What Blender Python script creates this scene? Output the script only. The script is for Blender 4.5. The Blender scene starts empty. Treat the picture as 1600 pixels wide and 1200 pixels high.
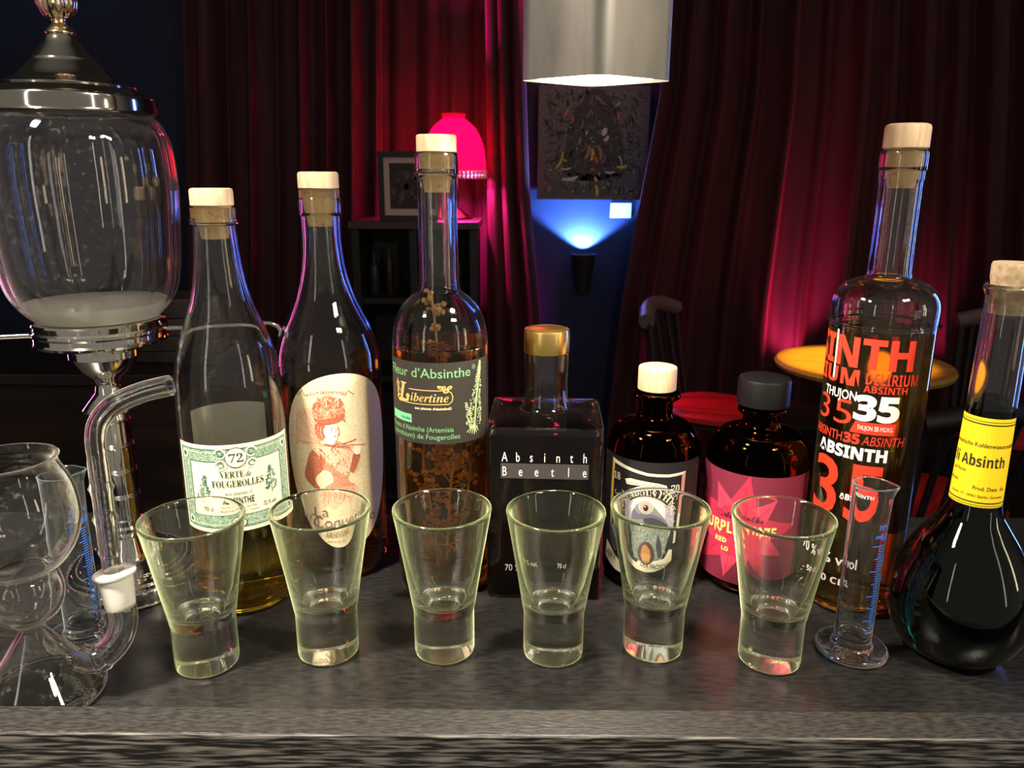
import bpy, bmesh, math, random
from math import sin, cos, pi, radians, asin, atan2, hypot, sqrt, tan
from mathutils import Vector, Matrix

C = bpy.context.scene.collection
SC = bpy.context.scene
# ------------------------------------------------------------------ camera
# origin: bar top surface under the camera, metres, +Y away from the viewer
CAM_H, PITCH, ROLL, FPX = .33, radians(15), radians(.3), 1202.
cd = bpy.data.cameras.new('camera')
cam = bpy.data.objects.new('camera', cd); C.objects.link(cam)
R0, U0, F0 = Vector((1, 0, 0)), Vector((0, sin(PITCH), cos(PITCH))), Vector((0, cos(PITCH), -sin(PITCH)))
cx, cy = R0 * cos(ROLL) + U0 * sin(ROLL), -R0 * sin(ROLL) + U0 * cos(ROLL)
m = Matrix((cx, cy, -F0)).transposed().to_4x4(); m.translation = (0, 0, CAM_H)
cam.matrix_world = m
cd.sensor_width = 36; cd.lens = FPX / 1600 * 36
cd.clip_start = .01; cd.clip_end = 50
cd.dof.use_dof = True; cd.dof.focus_distance = .53; cd.dof.aperture_fstop = 24
SC.camera = cam
# ------------------------------------------------------------------ world, exposure, lights
w = bpy.data.worlds.new('world'); SC.world = w; w.use_nodes = True
# the unseen side of the bar room (bartender's side) is softly lit, the guests' side is dark
wn, wl_ = w.node_tree.nodes, w.node_tree.links
bg = wn['Background']; bg.inputs[0].default_value = (1, .90, .76, 1)
wt_ = wn.new('ShaderNodeTexCoord'); wx = wn.new('ShaderNodeSeparateXYZ'); wr = wn.new('ShaderNodeMapRange')
wr.inputs['From Min'].default_value = .30; wr.inputs['From Max'].default_value = -.25
wr.inputs['To Min'].default_value = .012; wr.inputs['To Max'].default_value = .15
wl_.new(wt_.outputs['Generated'], wx.inputs[0]); wl_.new(wx.outputs['Y'], wr.inputs['Value']); wl_.new(wr.outputs[0], bg.inputs[1])
SC.view_settings.view_transform = 'Standard'; SC.view_settings.look = 'None'
SC.view_settings.gamma = 1; SC.view_settings.use_curve_mapping = False
SC.view_settings.exposure = .38
cy_ = SC.cycles
cy_.max_bounces = 32; cy_.transmission_bounces = 32; cy_.glossy_bounces = 10; cy_.diffuse_bounces = 3
cy_.transparent_max_bounces = 16; cy_.sample_clamp_indirect = 4; cy_.blur_glossy = .2
cy_.caustics_reflective = True; cy_.caustics_refractive = True

def lamp(name, kind, loc, energy, color, target=None, size=.1, spot=60, blend=.4, shape='SQUARE', spread=180):
    l = bpy.data.lights.new(name, kind); l.energy = energy; l.color = color
    if kind == 'AREA': l.size = size; l.shape = shape; l.spread = radians(spread)
    else: l.shadow_soft_size = size
    if kind == 'SPOT': l.spot_size = radians(spot); l.spot_blend = blend
    o = bpy.data.objects.new(name, l); C.objects.link(o); o.location = loc
    if target is not None:
        o.rotation_euler = (Vector(target) - Vector(loc)).to_track_quat('-Z', 'Y').to_euler()
    return o
WARM = (1, .86, .68)
lamp('bar_lamp_light', 'AREA', (.052, .52, .402), 2.3, WARM, (.052, .52, 0), .034)
lamp('left_bar_lamp_light', 'AREA', (-.50, .16, .85), 5.4, WARM, (-.27, .47, .05), .10, spread=85)
lamp('front_bar_lamp_light', 'AREA', (.55, -.05, .90), 4.2, WARM, (-.05, .6, .1), .10, spread=120)
lamp('right_bar_lamp_light', 'AREA', (.62, .05, .85), 1.8, WARM, (.1, .5, .4), .10)
lamp('added_streak_strip_light', 'AREA', (-.80, -.50, .45), .7, (1, .93, .84), (0, .55, .2), .05).data.size_y = .9  # unseen strip added for bright streaks on the bottles' left flanks
lamp('added_streak_strip_light', 'AREA', (1.0, -.30, .45), .5, (1, .93, .84), (0, .55, .2), .05).data.size_y = .9  # its unseen twin, added for streaks on the right flanks
lamp('added_warm_strip_light', 'AREA', (1.25, .10, .35), 1.0, (1, .80, .50), (0, .55, .2), .06).data.size_y = .5  # unseen warm strip added to brighten right flanks and the pendant's right face
lamp('added_blue_strip_light', 'AREA', (2.3, 1.9, .25), 2.3, (.16, .30, 1), (0, .6, .2), .08, spread=80).data.size_y = 1.3  # unseen blue strip added to put blue streaks on the glass
lamp('added_pink_strip_light', 'AREA', (-2.2, 1.7, .25), 1.4, (1, .14, .45), (0, .6, .2), .06, spread=80).data.size_y = 1.2  # unseen pink strip added to tint the left edges of the glass
for o_ in C.objects:
    if 'strip' in o_.name: o_.data.shape = 'RECTANGLE'
lamp('table_lamp_light', 'POINT', (-.29, 3.42, .43), 110, (1, .05, .46), size=.03)
lamp('wall_uplight', 'SPOT', (.356, 3.896, -.040), 120, (.13, .31, 1), (.356, 3.925, 1.0), .012, 116, .3)
lamp('curtain_uplight', 'SPOT', (1.28, 3.44, -.72), 50, (1, .05, .24), (1.36, 3.75, -.08), .03, 44, .7)
lamp('curtain_uplight', 'SPOT', (1.95, 3.44, -.72), 22, (1, .05, .24), (1.98, 3.75, -.2), .03, 40, .7)
lamp('niche_red_light', 'POINT', (.36, 3.70, 1.25), 5, (1, .03, .10), size=.04)
lamp('table_spot', 'SPOT', (1.35, 2.9, 1.2), 230, (1, .55, .05), (1.30, 2.85, -.35), .03, 22, .4)
lamp('seat_spot', 'SPOT', (.95, 2.6, 1.3), 20, (1, .06, .05), (.88, 3.3, -.62), .03, 18, .5)
lamp('added_painting_spot', 'SPOT', (.40, 2.9, 1.9), 11, (1, .86, .75), (.36, 3.9, .55), .05, 22, .4)  # unseen spot added to give the painting's face neutral light

# ------------------------------------------------------------------ pixel helpers (1600 x 1200 frame)
def ray(u, v):
    dx, dy = u - 800, v - 600
    x = dx * cos(ROLL) + dy * sin(ROLL); y = -dx * sin(ROLL) + dy * cos(ROLL)
    return Vector((x, FPX * cos(PITCH) - y * sin(PITCH), -FPX * sin(PITCH) - y * cos(PITCH)))
def at(u, v, Y):
    d = ray(u, v); return Vector((0, 0, CAM_H)) + d * (Y / d.y)

# ------------------------------------------------------------------ materials
MATS = {}
def mat(name, base=(.5, .5, .5), rough=.5, metal=0, **kw):
    if name in MATS: return MATS[name]
    m = bpy.data.materials.new(name); m.use_nodes = True; MATS[name] = m
    b = m.node_tree.nodes['Principled BSDF']
    b.inputs['Base Color'].default_value = (*base, 1)
    b.inputs['Roughness'].default_value = rough
    b.inputs['Metallic'].default_value = metal
    for k, v in kw.items():
        b.inputs[k].default_value = (*v, 1) if isinstance(v, tuple) else v
    return m
def nodes(m): return m.node_tree.nodes, m.node_tree.links, m.node_tree.nodes['Principled BSDF']
def vary(m, c1, c2, scale, detail=4, coord='Object', stretch=(1, 1, 1), lo=.35, hi=.65, bump=0, target='Base Color', dist=.002):
    n, l, b = nodes(m)
    tc = n.new('ShaderNodeTexCoord'); mp = n.new('ShaderNodeMapping'); mp.inputs['Scale'].default_value = stretch
    ns = n.new('ShaderNodeTexNoise'); ns.inputs['Scale'].default_value = scale; ns.inputs['Detail'].default_value = detail
    cr = n.new('ShaderNodeValToRGB'); cr.color_ramp.elements[0].position = lo; cr.color_ramp.elements[1].position = hi
    cr.color_ramp.elements[0].color = (*c1, 1); cr.color_ramp.elements[1].color = (*c2, 1)
    l.new(tc.outputs[coord], mp.inputs[0]); l.new(mp.outputs[0], ns.inputs['Vector']); l.new(ns.outputs['Fac'], cr.inputs[0])
    l.new(cr.outputs[0], b.inputs[target])
    if bump:
        bp = n.new('ShaderNodeBump'); bp.inputs['Strength'].default_value = bump; bp.inputs['Distance'].default_value = dist
        l.new(ns.outputs['Fac'], bp.inputs['Height']); l.new(bp.outputs[0], b.inputs['Normal'])
    return m
def glass(name, col=(1, 1, 1), ior=1.5, rough=0):
    if name in MATS: return MATS[name]
    m = bpy.data.materials.new(name); m.use_nodes = True; MATS[name] = m
    n, l = m.node_tree.nodes, m.node_tree.links
    n.remove(n['Principled BSDF'])
    g = n.new('ShaderNodeBsdfGlass'); g.inputs['Color'].default_value = (*col, 1)
    g.inputs['IOR'].default_value = ior; g.inputs['Roughness'].default_value = rough
    l.new(g.outputs[0], n['Material Output'].inputs[0])
    return m
def dusty(name, col, film, amount, rough=.35, dirt=0, scale=40):
    """Clear glass with a sheen painting in bright edge glow, plus dust on globe and vessel; dirt adds dried drops and smears."""
    m = mat(name, col, 0, 0, **{'Transmission Weight': 1.0, 'IOR': 1.5, 'Sheen Weight': amount, 'Sheen Roughness': rough, 'Sheen Tint': film})
    if dirt:
        n, l, b = nodes(m)
        tc = n.new('ShaderNodeTexCoord'); ns = n.new('ShaderNodeTexNoise'); ns.inputs['Scale'].default_value = scale; ns.inputs['Detail'].default_value = 9; ns.inputs['Roughness'].default_value = .8
        mr = n.new('ShaderNodeMapRange'); mr.inputs['From Min'].default_value = .56; mr.inputs['From Max'].default_value = .78; mr.inputs['To Min'].default_value = 1; mr.inputs['To Max'].default_value = 1 - dirt
        l.new(tc.outputs['Object'], ns.inputs['Vector']); l.new(ns.outputs['Fac'], mr.inputs['Value']); l.new(mr.outputs[0], b.inputs['Transmission Weight'])
    return m
def srgb(r, g, b):
    f = lambda c: (c / 255 / 12.92) if c / 255 <= .04045 else ((c / 255 + .055) / 1.055) ** 2.4
    return (f(r), f(g), f(b))
def ink(name, r, g, b, rough=.6): return mat(name, srgb(r, g, b), rough)

bar_black = vary(mat('bar_black_lacquer', (.012, .012, .013), .3), (.009, .009, .0092), (.021, .0208, .0205), 320, 8, stretch=(.3, 1.2, 1), bump=.10, dist=.001)
def bar_rough(m):
    n, l, b = nodes(m)
    tc = n.new('ShaderNodeTexCoord'); ns = n.new('ShaderNodeTexNoise'); ns.inputs['Scale'].default_value = 55; ns.inputs['Detail'].default_value = 5
    mp = n.new('ShaderNodeMapping'); mp.inputs['Scale'].default_value = (.4, 1.5, 1)
    mr = n.new('ShaderNodeMapRange'); mr.inputs['To Min'].default_value = .16; mr.inputs['To Max'].default_value = .34
    l.new(tc.outputs['Object'], mp.inputs[0]); l.new(mp.outputs[0], ns.inputs['Vector']); l.new(ns.outputs['Fac'], mr.inputs[0]); l.new(mr.outputs[0], b.inputs['Roughness'])
bar_rough(bar_black)
lip_wood = vary(mat('worn_black_wood', (.03, .03, .03), .42), (.010, .0097, .0095), (.044, .042, .040), 700, 10, stretch=(.22, 1, 1), lo=.40, hi=.72, bump=.35, dist=.001)
chrome = mat('polished_chrome', (.86, .83, .78), .07, 1)
lid_metal = mat('darkened_chrome', (.55, .53, .48), .10, 1)
gold = vary(mat('gold_cap_foil', (.78, .48, .12), .28, 1), (.80, .54, .14), (.92, .66, .22), 60)
wood_cap = vary(mat('pale_beech_wood', (.50, .36, .22), .55), (.43, .30, .18), (.52, .39, .25), 300, 5, stretch=(1, 1, .12), bump=.05)
cork = vary(mat('cork', (.55, .34, .12), .8), (.26, .13, .04), (.60, .41, .17), 260, 6, lo=.24, hi=.42, bump=.15)
g_clear = dusty('clear_bottle_glass', (.985, .99, .985), (1, .97, .92), .03)
g_shot = dusty('pale_green_shot_glass', (.985, 1, .965), (.86, 1, .56), 1.0, .31)  # strong sheen paints the luminous green edges of the walls
g_lab = dusty('laboratory_glass', (.985, .99, .98), (1, 1, .86), .9, .28, .10, 160)
g_cyl = dusty('bluish_cylinder_glass', (.96, .985, 1), (.72, .92, 1), .9, .3)  # sheen paints the bluish white tube edges
g_globe = dusty('globe_glass', (.98, .98, .98), (1, .97, .93), .16, .4, .09, 190)
g_brown = glass('dark_brown_glass', (.12, .045, .02))
g_frost = mat('ground_frosted_glass', (.92, .92, .84), .5, 0, **{'Transmission Weight': .45, 'IOR': 1.45})
l_pale = glass('pale_gold_liquid', (1, .87, .28), 1.36)
l_amber = glass('amber_liquid', (.88, .58, .20), 1.36)
l_gold = glass('yellow_amber_liquid', (.96, .78, .30), 1.36)
l_dark = glass('dark_plum_liquid', (.42, .27, .26), 1.36)
l_green = glass('deep_green_liquid', (.012, .10, .05), 1.36)
l_water = mat('water_painted_glare', (.96, .94, .84), .05, 0, **{'Transmission Weight': .25, 'IOR': 1.33})  # pale diffuse colour stands in for bright reflections in the water
l_black = mat('near_black_liquid', (.004, .003, .002), .02)
black_plastic = mat('matt_black_plastic', (.003, .003, .0035), .5, 0, **{'Specular IOR Level': .25})
black_wood = mat('black_painted_wood', (.006, .005, .005), .55)
dark_brown = vary(mat('dark_brown_wood', (.018, .009, .005), .5), (.010, .005, .003), (.028, .014, .008), 8, stretch=(.3, 1, 3))

# ------------------------------------------------------------------ mesh builder
class MB:
    def __init__(s): s.v, s.f, s.m = [], [], []
    def add(s, vs, fs, mi=0):
        b = len(s.v); s.v += [tuple(p) for p in vs]; s.f += [tuple(i + b for i in f) for f in fs]; s.m += [mi] * len(fs); return s
    def lathe(s, prof, seg=64, mod=None, mi=0, center=(0, 0, 0)):
        vs, fs, rings = [], [], []
        for r, z in prof:
            if r < 1e-6:
                rings.append([len(vs)]); vs.append((center[0], center[1], z + center[2]))
            else:
                ring = []
                for k in range(seg):
                    a = 2 * pi * k / seg; q = mod(a, z, r) if mod else r
                    ring.append(len(vs)); vs.append((center[0] + q * cos(a), center[1] + q * sin(a), z + center[2]))
                rings.append(ring)
        for A, B in zip(rings, rings[1:]):
            for k in range(seg):
                k2 = (k + 1) % seg
                if len(A) == 1 and len(B) == 1: break
                if len(A) == 1: fs.append((A[0], B[k2], B[k]))
                elif len(B) == 1: fs.append((A[k], A[k2], B[0]))
                else: fs.append((A[k], A[k2], B[k2], B[k]))
        return s.add(vs, fs, mi)
    def tube(s, pts, rad, seg=20, inner=None, mi=0):
        pts = [Vector(p) for p in pts]; n = len(pts)
        rad = rad if isinstance(rad, (list, tuple)) else [rad] * n
        T = [(pts[min(i + 1, n - 1)] - pts[max(i - 1, 0)]).normalized() for i in range(n)]
        N = T[0].orthogonal().normalized(); fr = []
        for i in range(n):
            N = (N - T[i] * N.dot(T[i])).normalized(); fr.append((N.copy(), T[i].cross(N)))
        def rings(rr):
            return [pts[i] + (fr[i][0] * cos(2 * pi * k / seg) + fr[i][1] * sin(2 * pi * k / seg)) * rr[i] for i in range(n) for k in range(seg)]
        side = lambda b, fl: [((b + i * seg + k, b + i * seg + (k + 1) % seg, b + (i + 1) * seg + (k + 1) % seg, b + (i + 1) * seg + k)[::fl]) for i in range(n - 1) for k in range(seg)]
        vs = rings(rad); fs = side(0, 1)
        if inner is None:
            fs.append(tuple(range(seg))[::-1]); fs.append(tuple((n - 1) * seg + k for k in range(seg)))
        else:
            inner = inner if isinstance(inner, (list, tuple)) else [inner] * n
            b = len(vs); vs += rings(inner); fs += side(b, -1); e = (n - 1) * seg
            for k in range(seg):
                k2 = (k + 1) % seg
                fs.append((k2, k, b + k, b + k2)); fs.append((e + k, e + k2, b + e + k2, b + e + k))
        return s.add(vs, fs, mi)
    def box(s, x0, x1, y0, y1, z0, z1, mi=0, rot=None):
        vs = [Vector((x, y, z)) for z in (z0, z1) for y in (y0, y1) for x in (x0, x1)]
        if rot: vs = [rot @ p for p in vs]
        return s.add(vs, [(0, 2, 3, 1), (4, 5, 7, 6), (0, 1, 5, 4), (2, 6, 7, 3), (0, 4, 6, 2), (1, 3, 7, 5)], mi)
    def prism(s, poly, z0, z1, mi=0):
        n = len(poly)
        vs = [(x, y, z0) for x, y in poly] + [(x, y, z1) for x, y in poly]
        fs = [tuple(range(n))[::-1], tuple(n + k for k in range(n))] + [(k, (k + 1) % n, n + (k + 1) % n, n + k) for k in range(n)]
        return s.add(vs, fs, mi)
    def ball(s, c, r, seg=8, mi=0, sq=(1, 1, 1)):
        pr = [(0 if i in (0, seg // 2) else sin(2 * pi * i / seg), -cos(2 * pi * i / seg)) for i in range(seg // 2 + 1)]
        t = MB().lathe(pr, seg); c = Vector(c)
        return s.add([Vector((p[0] * r * sq[0], p[1] * r * sq[1], p[2] * r * sq[2])) + c for p in t.v], t.f, mi)
    def build(s, name, mats, parent=None, smooth=40, bevel=0, loc=None, rotz=None):
        me = bpy.data.meshes.new(name); me.from_pydata(s.v, [], s.f)
        for mt in (mats if isinstance(mats, (list, tuple)) else [mats]): me.materials.append(mt)
        me.polygons.foreach_set('material_index', s.m)
        bm = bmesh.new(); bm.from_mesh(me); bmesh.ops.recalc_face_normals(bm, faces=bm.faces); bm.to_mesh(me); bm.free()
        if smooth:
            me.polygons.foreach_set('use_smooth', [True] * len(me.polygons)); me.set_sharp_from_angle(angle=radians(smooth))
        o = bpy.data.objects.new(name, me); C.objects.link(o)
        if parent: o.parent = parent
        if loc is not None: o.location = loc
        if rotz is not None: o.rotation_euler.z = rotz
        if bevel:
            b = o.modifiers.new('bevel', 'BEVEL'); b.width = bevel; b.segments = 3; b.limit_method = 'ANGLE'
        return o

def curve(pts, n=6):
    """Catmull-Rom through (r, z) points; a repeated point is a crease."""
    out, chunk = [], []
    def flush(ch):
        if len(ch) < 3: return ch[:]
        q = []
        for i in range(len(ch) - 1):
            p0, p1, p2, p3 = ch[max(i - 1, 0)], ch[i], ch[i + 1], ch[min(i + 2, len(ch) - 1)]
            for k in range(n):
                t = k / n
                q.append(tuple(.5 * (2 * p1[j] + (p2[j] - p0[j]) * t + (2 * p0[j] - 5 * p1[j] + 4 * p2[j] - p3[j]) * t * t + (3 * p1[j] - p0[j] - 3 * p2[j] + p3[j]) * t ** 3) for j in range(len(ch[0]))))
        return q + [ch[-1]]
    for p in pts:
        if chunk and p == chunk[-1]:
            out += flush(chunk); chunk = [p]
        else: chunk.append(p)
    out += flush(chunk)
    res = [out[0]]
    for p in out[1:]:
        if max(abs(a - b) for a, b in zip(p, res[-1])) > 1e-6: res.append(p)
    return res

def inner_of(outer, t, floor):
    """Inside wall of a vessel: the outer profile moved inward by t, from the floor up to the rim."""
    res = []
    for i, (r, z) in enumerate(outer):
        a, b = outer[max(i - 1, 0)], outer[min(i + 1, len(outer) - 1)]
        dx, dz = b[0] - a[0], b[1] - a[1]; L = hypot(dx, dz) or 1
        q = (r - t * dz / L, z + t * dx / L)
        if q[1] > floor + .002 and q[0] > .001 and (not res or q[1] > res[-1][1] + 1e-5): res.append(q)
    rf = res[0][0]
    return [(0, floor), (rf * .55, floor), (rf * .86, floor + .0004), (rf * .97, floor + .0012)] + res

def vessel(outer, t, floor):
    inn = inner_of(outer, t, floor)
    top = outer[-1][1]
    inn = [p for p in inn if p[1] < top - .0006]
    return outer + [(outer[-1][0] - t * .2, top + t * .25), (inn[-1][0] + t * .2, top + t * .25), (inn[-1][0], top - .0003)] + inn[::-1], inn

def fill(inn, level, grow=.0004):
    p = [q for q in inn if q[1] < level - .0005]
    r = p[-1][0]
    return [(q[0] + (grow if q[0] > 1e-6 else 0), q[1] - (grow if i < 3 else 0)) for i, q in enumerate(p)] + [(r + grow, level), (0, level)]

# ------------------------------------------------------------------ objects, names
def tag(o, label, cat, group=None, kind=None):
    if kind: o['kind'] = kind
    if label: o['label'] = label
    if cat: o['category'] = cat
    if group: o['group'] = group
    return o
def thing(name, label, cat, loc=(0, 0, 0), rotz=0, group=None):
    o = bpy.data.objects.new(name, None); C.objects.link(o); o.empty_display_size = .03
    o.location = loc; o.rotation_euler = (0, 0, rotz)
    return tag(o, label, cat, group)
def facing(x, y, extra=0): return -atan2(x, y) + radians(extra)     # local -Y looks at the camera

# ------------------------------------------------------------------ flat artwork for labels, wrapped on what carries it
def math_alpha(s, base_up, base_lo):
    return ''.join(chr(base_up + ord(c) - 65) if 'A' <= c <= 'Z' else chr(base_lo + ord(c) - 97) if 'a' <= c <= 'z' else c for c in s)
def digits(s, base): return ''.join(chr(base + ord(c) - 48) if '0' <= c <= '9' else c for c in s)
def serif(s): return digits(math_alpha(s, 0x1D400, 0x1D41A), 0x1D7CE)
def serif_it(s): return math_alpha(s, 0x1D468, 0x1D482)
def script(s): return math_alpha(s, 0x1D4D0, 0x1D4EA)
def heavy(s): return digits(math_alpha(s, 0x1D5D4, 0x1D5EE), 0x1D7EC)
LAY = .00013
class Art:
    def __init__(s): s.bm = bmesh.new(); s.mats = []; s.tf = None; s.soft = False
    def mi(s, m):
        if m not in s.mats: s.mats.append(m)
        return s.mats.index(m)
    def poly(s, pts, m, lay=1):
        if s.soft and 6 <= len(pts) < 30:
            k_ = len(pts); pts = curve([tuple(map(float, pts[i % k_])) for i in range(-1, k_ + 2)], 3)[3:3 + 3 * k_]
        if s.tf: pts = [s.tf(*p) for p in pts]
        vs = [s.bm.verts.new((x, y, lay * LAY)) for x, y in pts]
        f = s.bm.faces.new(vs); f.material_index = s.mi(m)
        if f.normal.z < 0 or f.calc_area() == 0: f.normal_flip()
        f.normal_update()
        if f.normal.z < 0: f.normal_flip()
        if len(pts) > 4: bmesh.ops.triangulate(s.bm, faces=[f])
        return s
    def rect(s, x0, x1, y0, y1, m, lay=1): return s.poly([(x0, y0), (x1, y0), (x1, y1), (x0, y1)], m, lay)
    def ell(s, x, y, a, b, m, lay=1, n=36, rot=0, p=2):
        pts = []
        for k in range(n):
            t = 2 * pi * k / n; c_, s_ = cos(t), sin(t)
            X = a * (abs(c_) ** (2 / p)) * (1 if c_ > 0 else -1); Y = b * (abs(s_) ** (2 / p)) * (1 if s_ > 0 else -1)
            pts.append((x + X * cos(rot) - Y * sin(rot), y + X * sin(rot) + Y * cos(rot)))
        return s.poly(pts, m, lay)
    def stroke(s, pts, wd, m, lay=1, closed=False):
        if s.tf: pts = [s.tf(*p) for p in pts]
        tf, s.tf = s.tf, None
        n = len(pts); L, R = [], []
        for i in range(n):
            a = pts[(i - 1) % n] if (closed or i) else pts[i]; b = pts[(i + 1) % n] if (closed or i < n - 1) else pts[i]
            dx, dy = b[0] - a[0], b[1] - a[1]; l = hypot(dx, dy) or 1
            h = (wd[i] if isinstance(wd, (list, tuple)) else wd) / 2
            L.append((pts[i][0] - dy / l * h, pts[i][1] + dx / l * h)); R.append((pts[i][0] + dy / l * h, pts[i][1] - dx / l * h))
        for i in range(n if closed else n - 1):
            j = (i + 1) % n; s.poly([R[i], R[j], L[j], L[i]], m, lay)
        s.tf = tf; return s
    def frame(s, x0, x1, y0, y1, wd, m, lay=1):
        s.rect(x0, x1, y1 - wd, y1, m, lay); s.rect(x0, x1, y0, y0 + wd, m, lay)
        s.rect(x0, x0 + wd, y0 + wd, y1 - wd, m, lay); return s.rect(x1 - wd, x1, y0 + wd, y1 - wd, m, lay)
    def text(s, body, x, y, h, m, lay=2, w=None, al='C', bold=0, shear=0, arc=None, space=1, xs=None):
        cu = bpy.data.curves.new('txt', 'FONT'); cu.body = body; cu.size = 1; cu.resolution_u = 3
        cu.offset = bold; cu.shear = shear; cu.space_character = space; cu.fill_mode = 'FRONT'
        ob = bpy.data.objects.new('txt', cu); C.objects.link(ob)
        dg = bpy.context.evaluated_depsgraph_get(); dg.update()
        me = bpy.data.meshes.new_from_object(ob.evaluated_get(dg))
        bpy.data.objects.remove(ob); bpy.data.curves.remove(cu)
        if not me.vertices: return s
        X = [v.co.x for v in me.vertices]; x0, x1 = min(X), max(X)
        k = h / .72; kx = (w / (x1 - x0)) if w else k * (xs or 1)
        W = (x1 - x0) * kx; off = {'C': -W / 2, 'L': 0, 'R': -W}[al]
        vs = []
        for v in me.vertices:
            px, py = (v.co.x - x0) * kx + off, v.co.y * k
            if arc:          # arc = radius of the baseline, positive curves like a smile turned down
                a = px / arc; px, py = (arc + py) * sin(a), (arc + py) * cos(a) - arc
            vs.append(s.bm.verts.new((x + px, y + py, lay * LAY)))
        i = s.mi(m)
        for p in me.polygons:
            try: f = s.bm.faces.new([vs[q] for q in p.vertices])
            except ValueError: continue
            f.material_index = i; f.normal_update()
            if f.normal.z < 0: f.normal_flip()
        bpy.data.meshes.remove(me); return s
    def sprig(s, x, y, h, m, lay=2, seed=1, lean=0, leaf=.0012, n=16, wide=.25):
        rnd = random.Random(seed)
        s.stroke([(x, y), (x + lean * h * .4, y + h * .5), (x + lean * h, y + h)], h * .02, m, lay)
        for k in range(n):
            t = (k + 1) / n; bx, by = x + lean * h * t, y + h * t
            L = h * wide * (1 - t) ** .8 + leaf * .5
            for sd in (-1, 1):
                for q in range(max(1, int(3 * (1 - t)))):
                    d = L * rnd.uniform(.3, 1); s.ell(bx + sd * d, by + d * .6, leaf * rnd.uniform(.6, 1.2), leaf * .5, m, lay, 6, sd * .7)
        return s
    def wrap(s, name, parent, radius=None, step=.0028, z0=0, y=None, xf=None, lift=.00015):
        """Bend the artwork round a vertical axis (radius: number or function of height), or lay it on the plane y."""
        if radius is not None:
            X = [v.co.x for v in s.bm.verts]; Yv = [v.co.y for v in s.bm.verts]
            x = math.ceil(min(X) / step) * step
            while x < max(X):
                bmesh.ops.bisect_plane(s.bm, geom=s.bm.verts[:] + s.bm.edges[:] + s.bm.faces[:], plane_co=(x, 0, 0), plane_no=(1, 0, 0), dist=1e-6); x += step
            rf = radius if callable(radius) else (lambda z: radius)
            if callable(radius):
                q = math.ceil(min(Yv) / .004) * .004
                while q < max(Yv):
                    bmesh.ops.bisect_plane(s.bm, geom=s.bm.verts[:] + s.bm.edges[:] + s.bm.faces[:], plane_co=(0, q, 0), plane_no=(0, 1, 0), dist=1e-6); q += .004
            rm = rf(sum(Yv) / len(Yv))
        uvl = s.bm.loops.layers.uv.new('uv')
        for f in s.bm.faces:
            for lp in f.loops: lp[uvl].uv = (lp.vert.co.x * 100, lp.vert.co.y * 100)
        for v in s.bm.verts:
            x_, y_, z_ = v.co
            if radius is not None:
                r = rf(y_) + z_ + lift; a = x_ / rm; v.co = (r * sin(a), -r * cos(a), y_ + z0)
            elif xf: v.co = xf(x_, y_, z_)
            else: v.co = (x_, y - z_ - lift, y_ + z0)
        me = bpy.data.meshes.new(name); s.bm.to_mesh(me); s.bm.free()
        for mt in s.mats: me.materials.append(mt)
        o = bpy.data.objects.new(name, me); C.objects.link(o)
        if parent: o.parent = parent
        return o

# ================================================================== SETTING
FLOOR = -1.10
def struct(mb, name, mt, smooth=0, bevel=0):
    o = mb.build(name, mt, smooth=smooth, bevel=bevel); o['kind'] = 'structure'; return o
navy = vary(mat('navy_wall_paint', (.012, .022, .075), .7), (.006, .013, .050), (.009, .018, .062), 3)
struct(MB().box(-4.5, 5, 3.95, 4.1, FLOOR, 2.2), 'wall_back', navy)
struct(MB().box(-4.6, -4.5, -1.2, 4.1, FLOOR, 2.2), 'wall_left', navy)
struct(MB().box(-4.6, 5, -1.2, 4.1, FLOOR - .1, FLOOR), 'floor', vary(mat('dark_floor', (.012, .010, .009), .5), (.008, .007, .006), (.018, .014, .012), 4))

velvet = mat('dark_red_velvet', (.16, .008, .022), .75, 0, **{'Sheen Weight': .25, 'Sheen Roughness': .4, 'Sheen Tint': (.9, .15, .25)})
vary(velvet, (.033, .0026, .007), (.054, .0038, .012), 6, stretch=(4, 4, .4))
def curtain(name, label, ctrl, Y, folds, amp, seed):
    """ctrl: (u_left, u_right, v) down the curtain, at distance Y."""
    rnd = random.Random(seed); rows = 40; cols = folds * 14
    pts = [(at(a, v, Y), at(b, v, Y)) for a, b, v in ctrl]
    zs = [(p.z, p.x, q.x) for p, q in pts]
    zs = [(2.1, zs[0][1], zs[0][2])] + zs if zs[0][0] < 2.1 else zs
    zs.append((FLOOR + .02, zs[-1][1], zs[-1][2]))
    def lim(z):
        for (z1, a1, b1), (z0, a0, b0) in zip(zs, zs[1:]):
            if z0 <= z <= z1:
                t = (z - z0) / (z1 - z0 + 1e-9); return a0 + (a1 - a0) * t, b0 + (b1 - b0) * t
        return zs[-1][1:]
    ph = [rnd.uniform(0, 6.28) for _ in range(4)]
    vs, fs = [], []
    for i in range(rows + 1):
        z = 2.1 + (FLOOR + .02 - 2.1) * i / rows; a, b = lim(z)
        for j in range(cols + 1):
            s = j / cols; q = 2 * pi * folds * s
            d = amp * (.62 * sin(q + .5 * sin(3.1 * s * 6 + ph[0]) + .25 * sin(z * 1.1 + ph[1])) + .28 * sin(q * .47 + ph[2]) + .2 * sin(q * 1.9 + ph[3] + .3 * z))
            vs.append((a + (b - a) * s + amp * .25 * cos(q * 1.0 + ph[1]), Y + d, z))
    for i in range(rows):
        for j in range(cols):
            k = i * (cols + 1) + j; fs.append((k, k + 1, k + cols + 2, k + cols + 1))
    o = MB().add(vs, fs).build(name, velvet, smooth=180)
    sd = o.modifiers.new('cloth', 'SOLIDIFY'); sd.thickness = .006; sd.offset = 0
    return tag(o, label, 'curtain')
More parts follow.
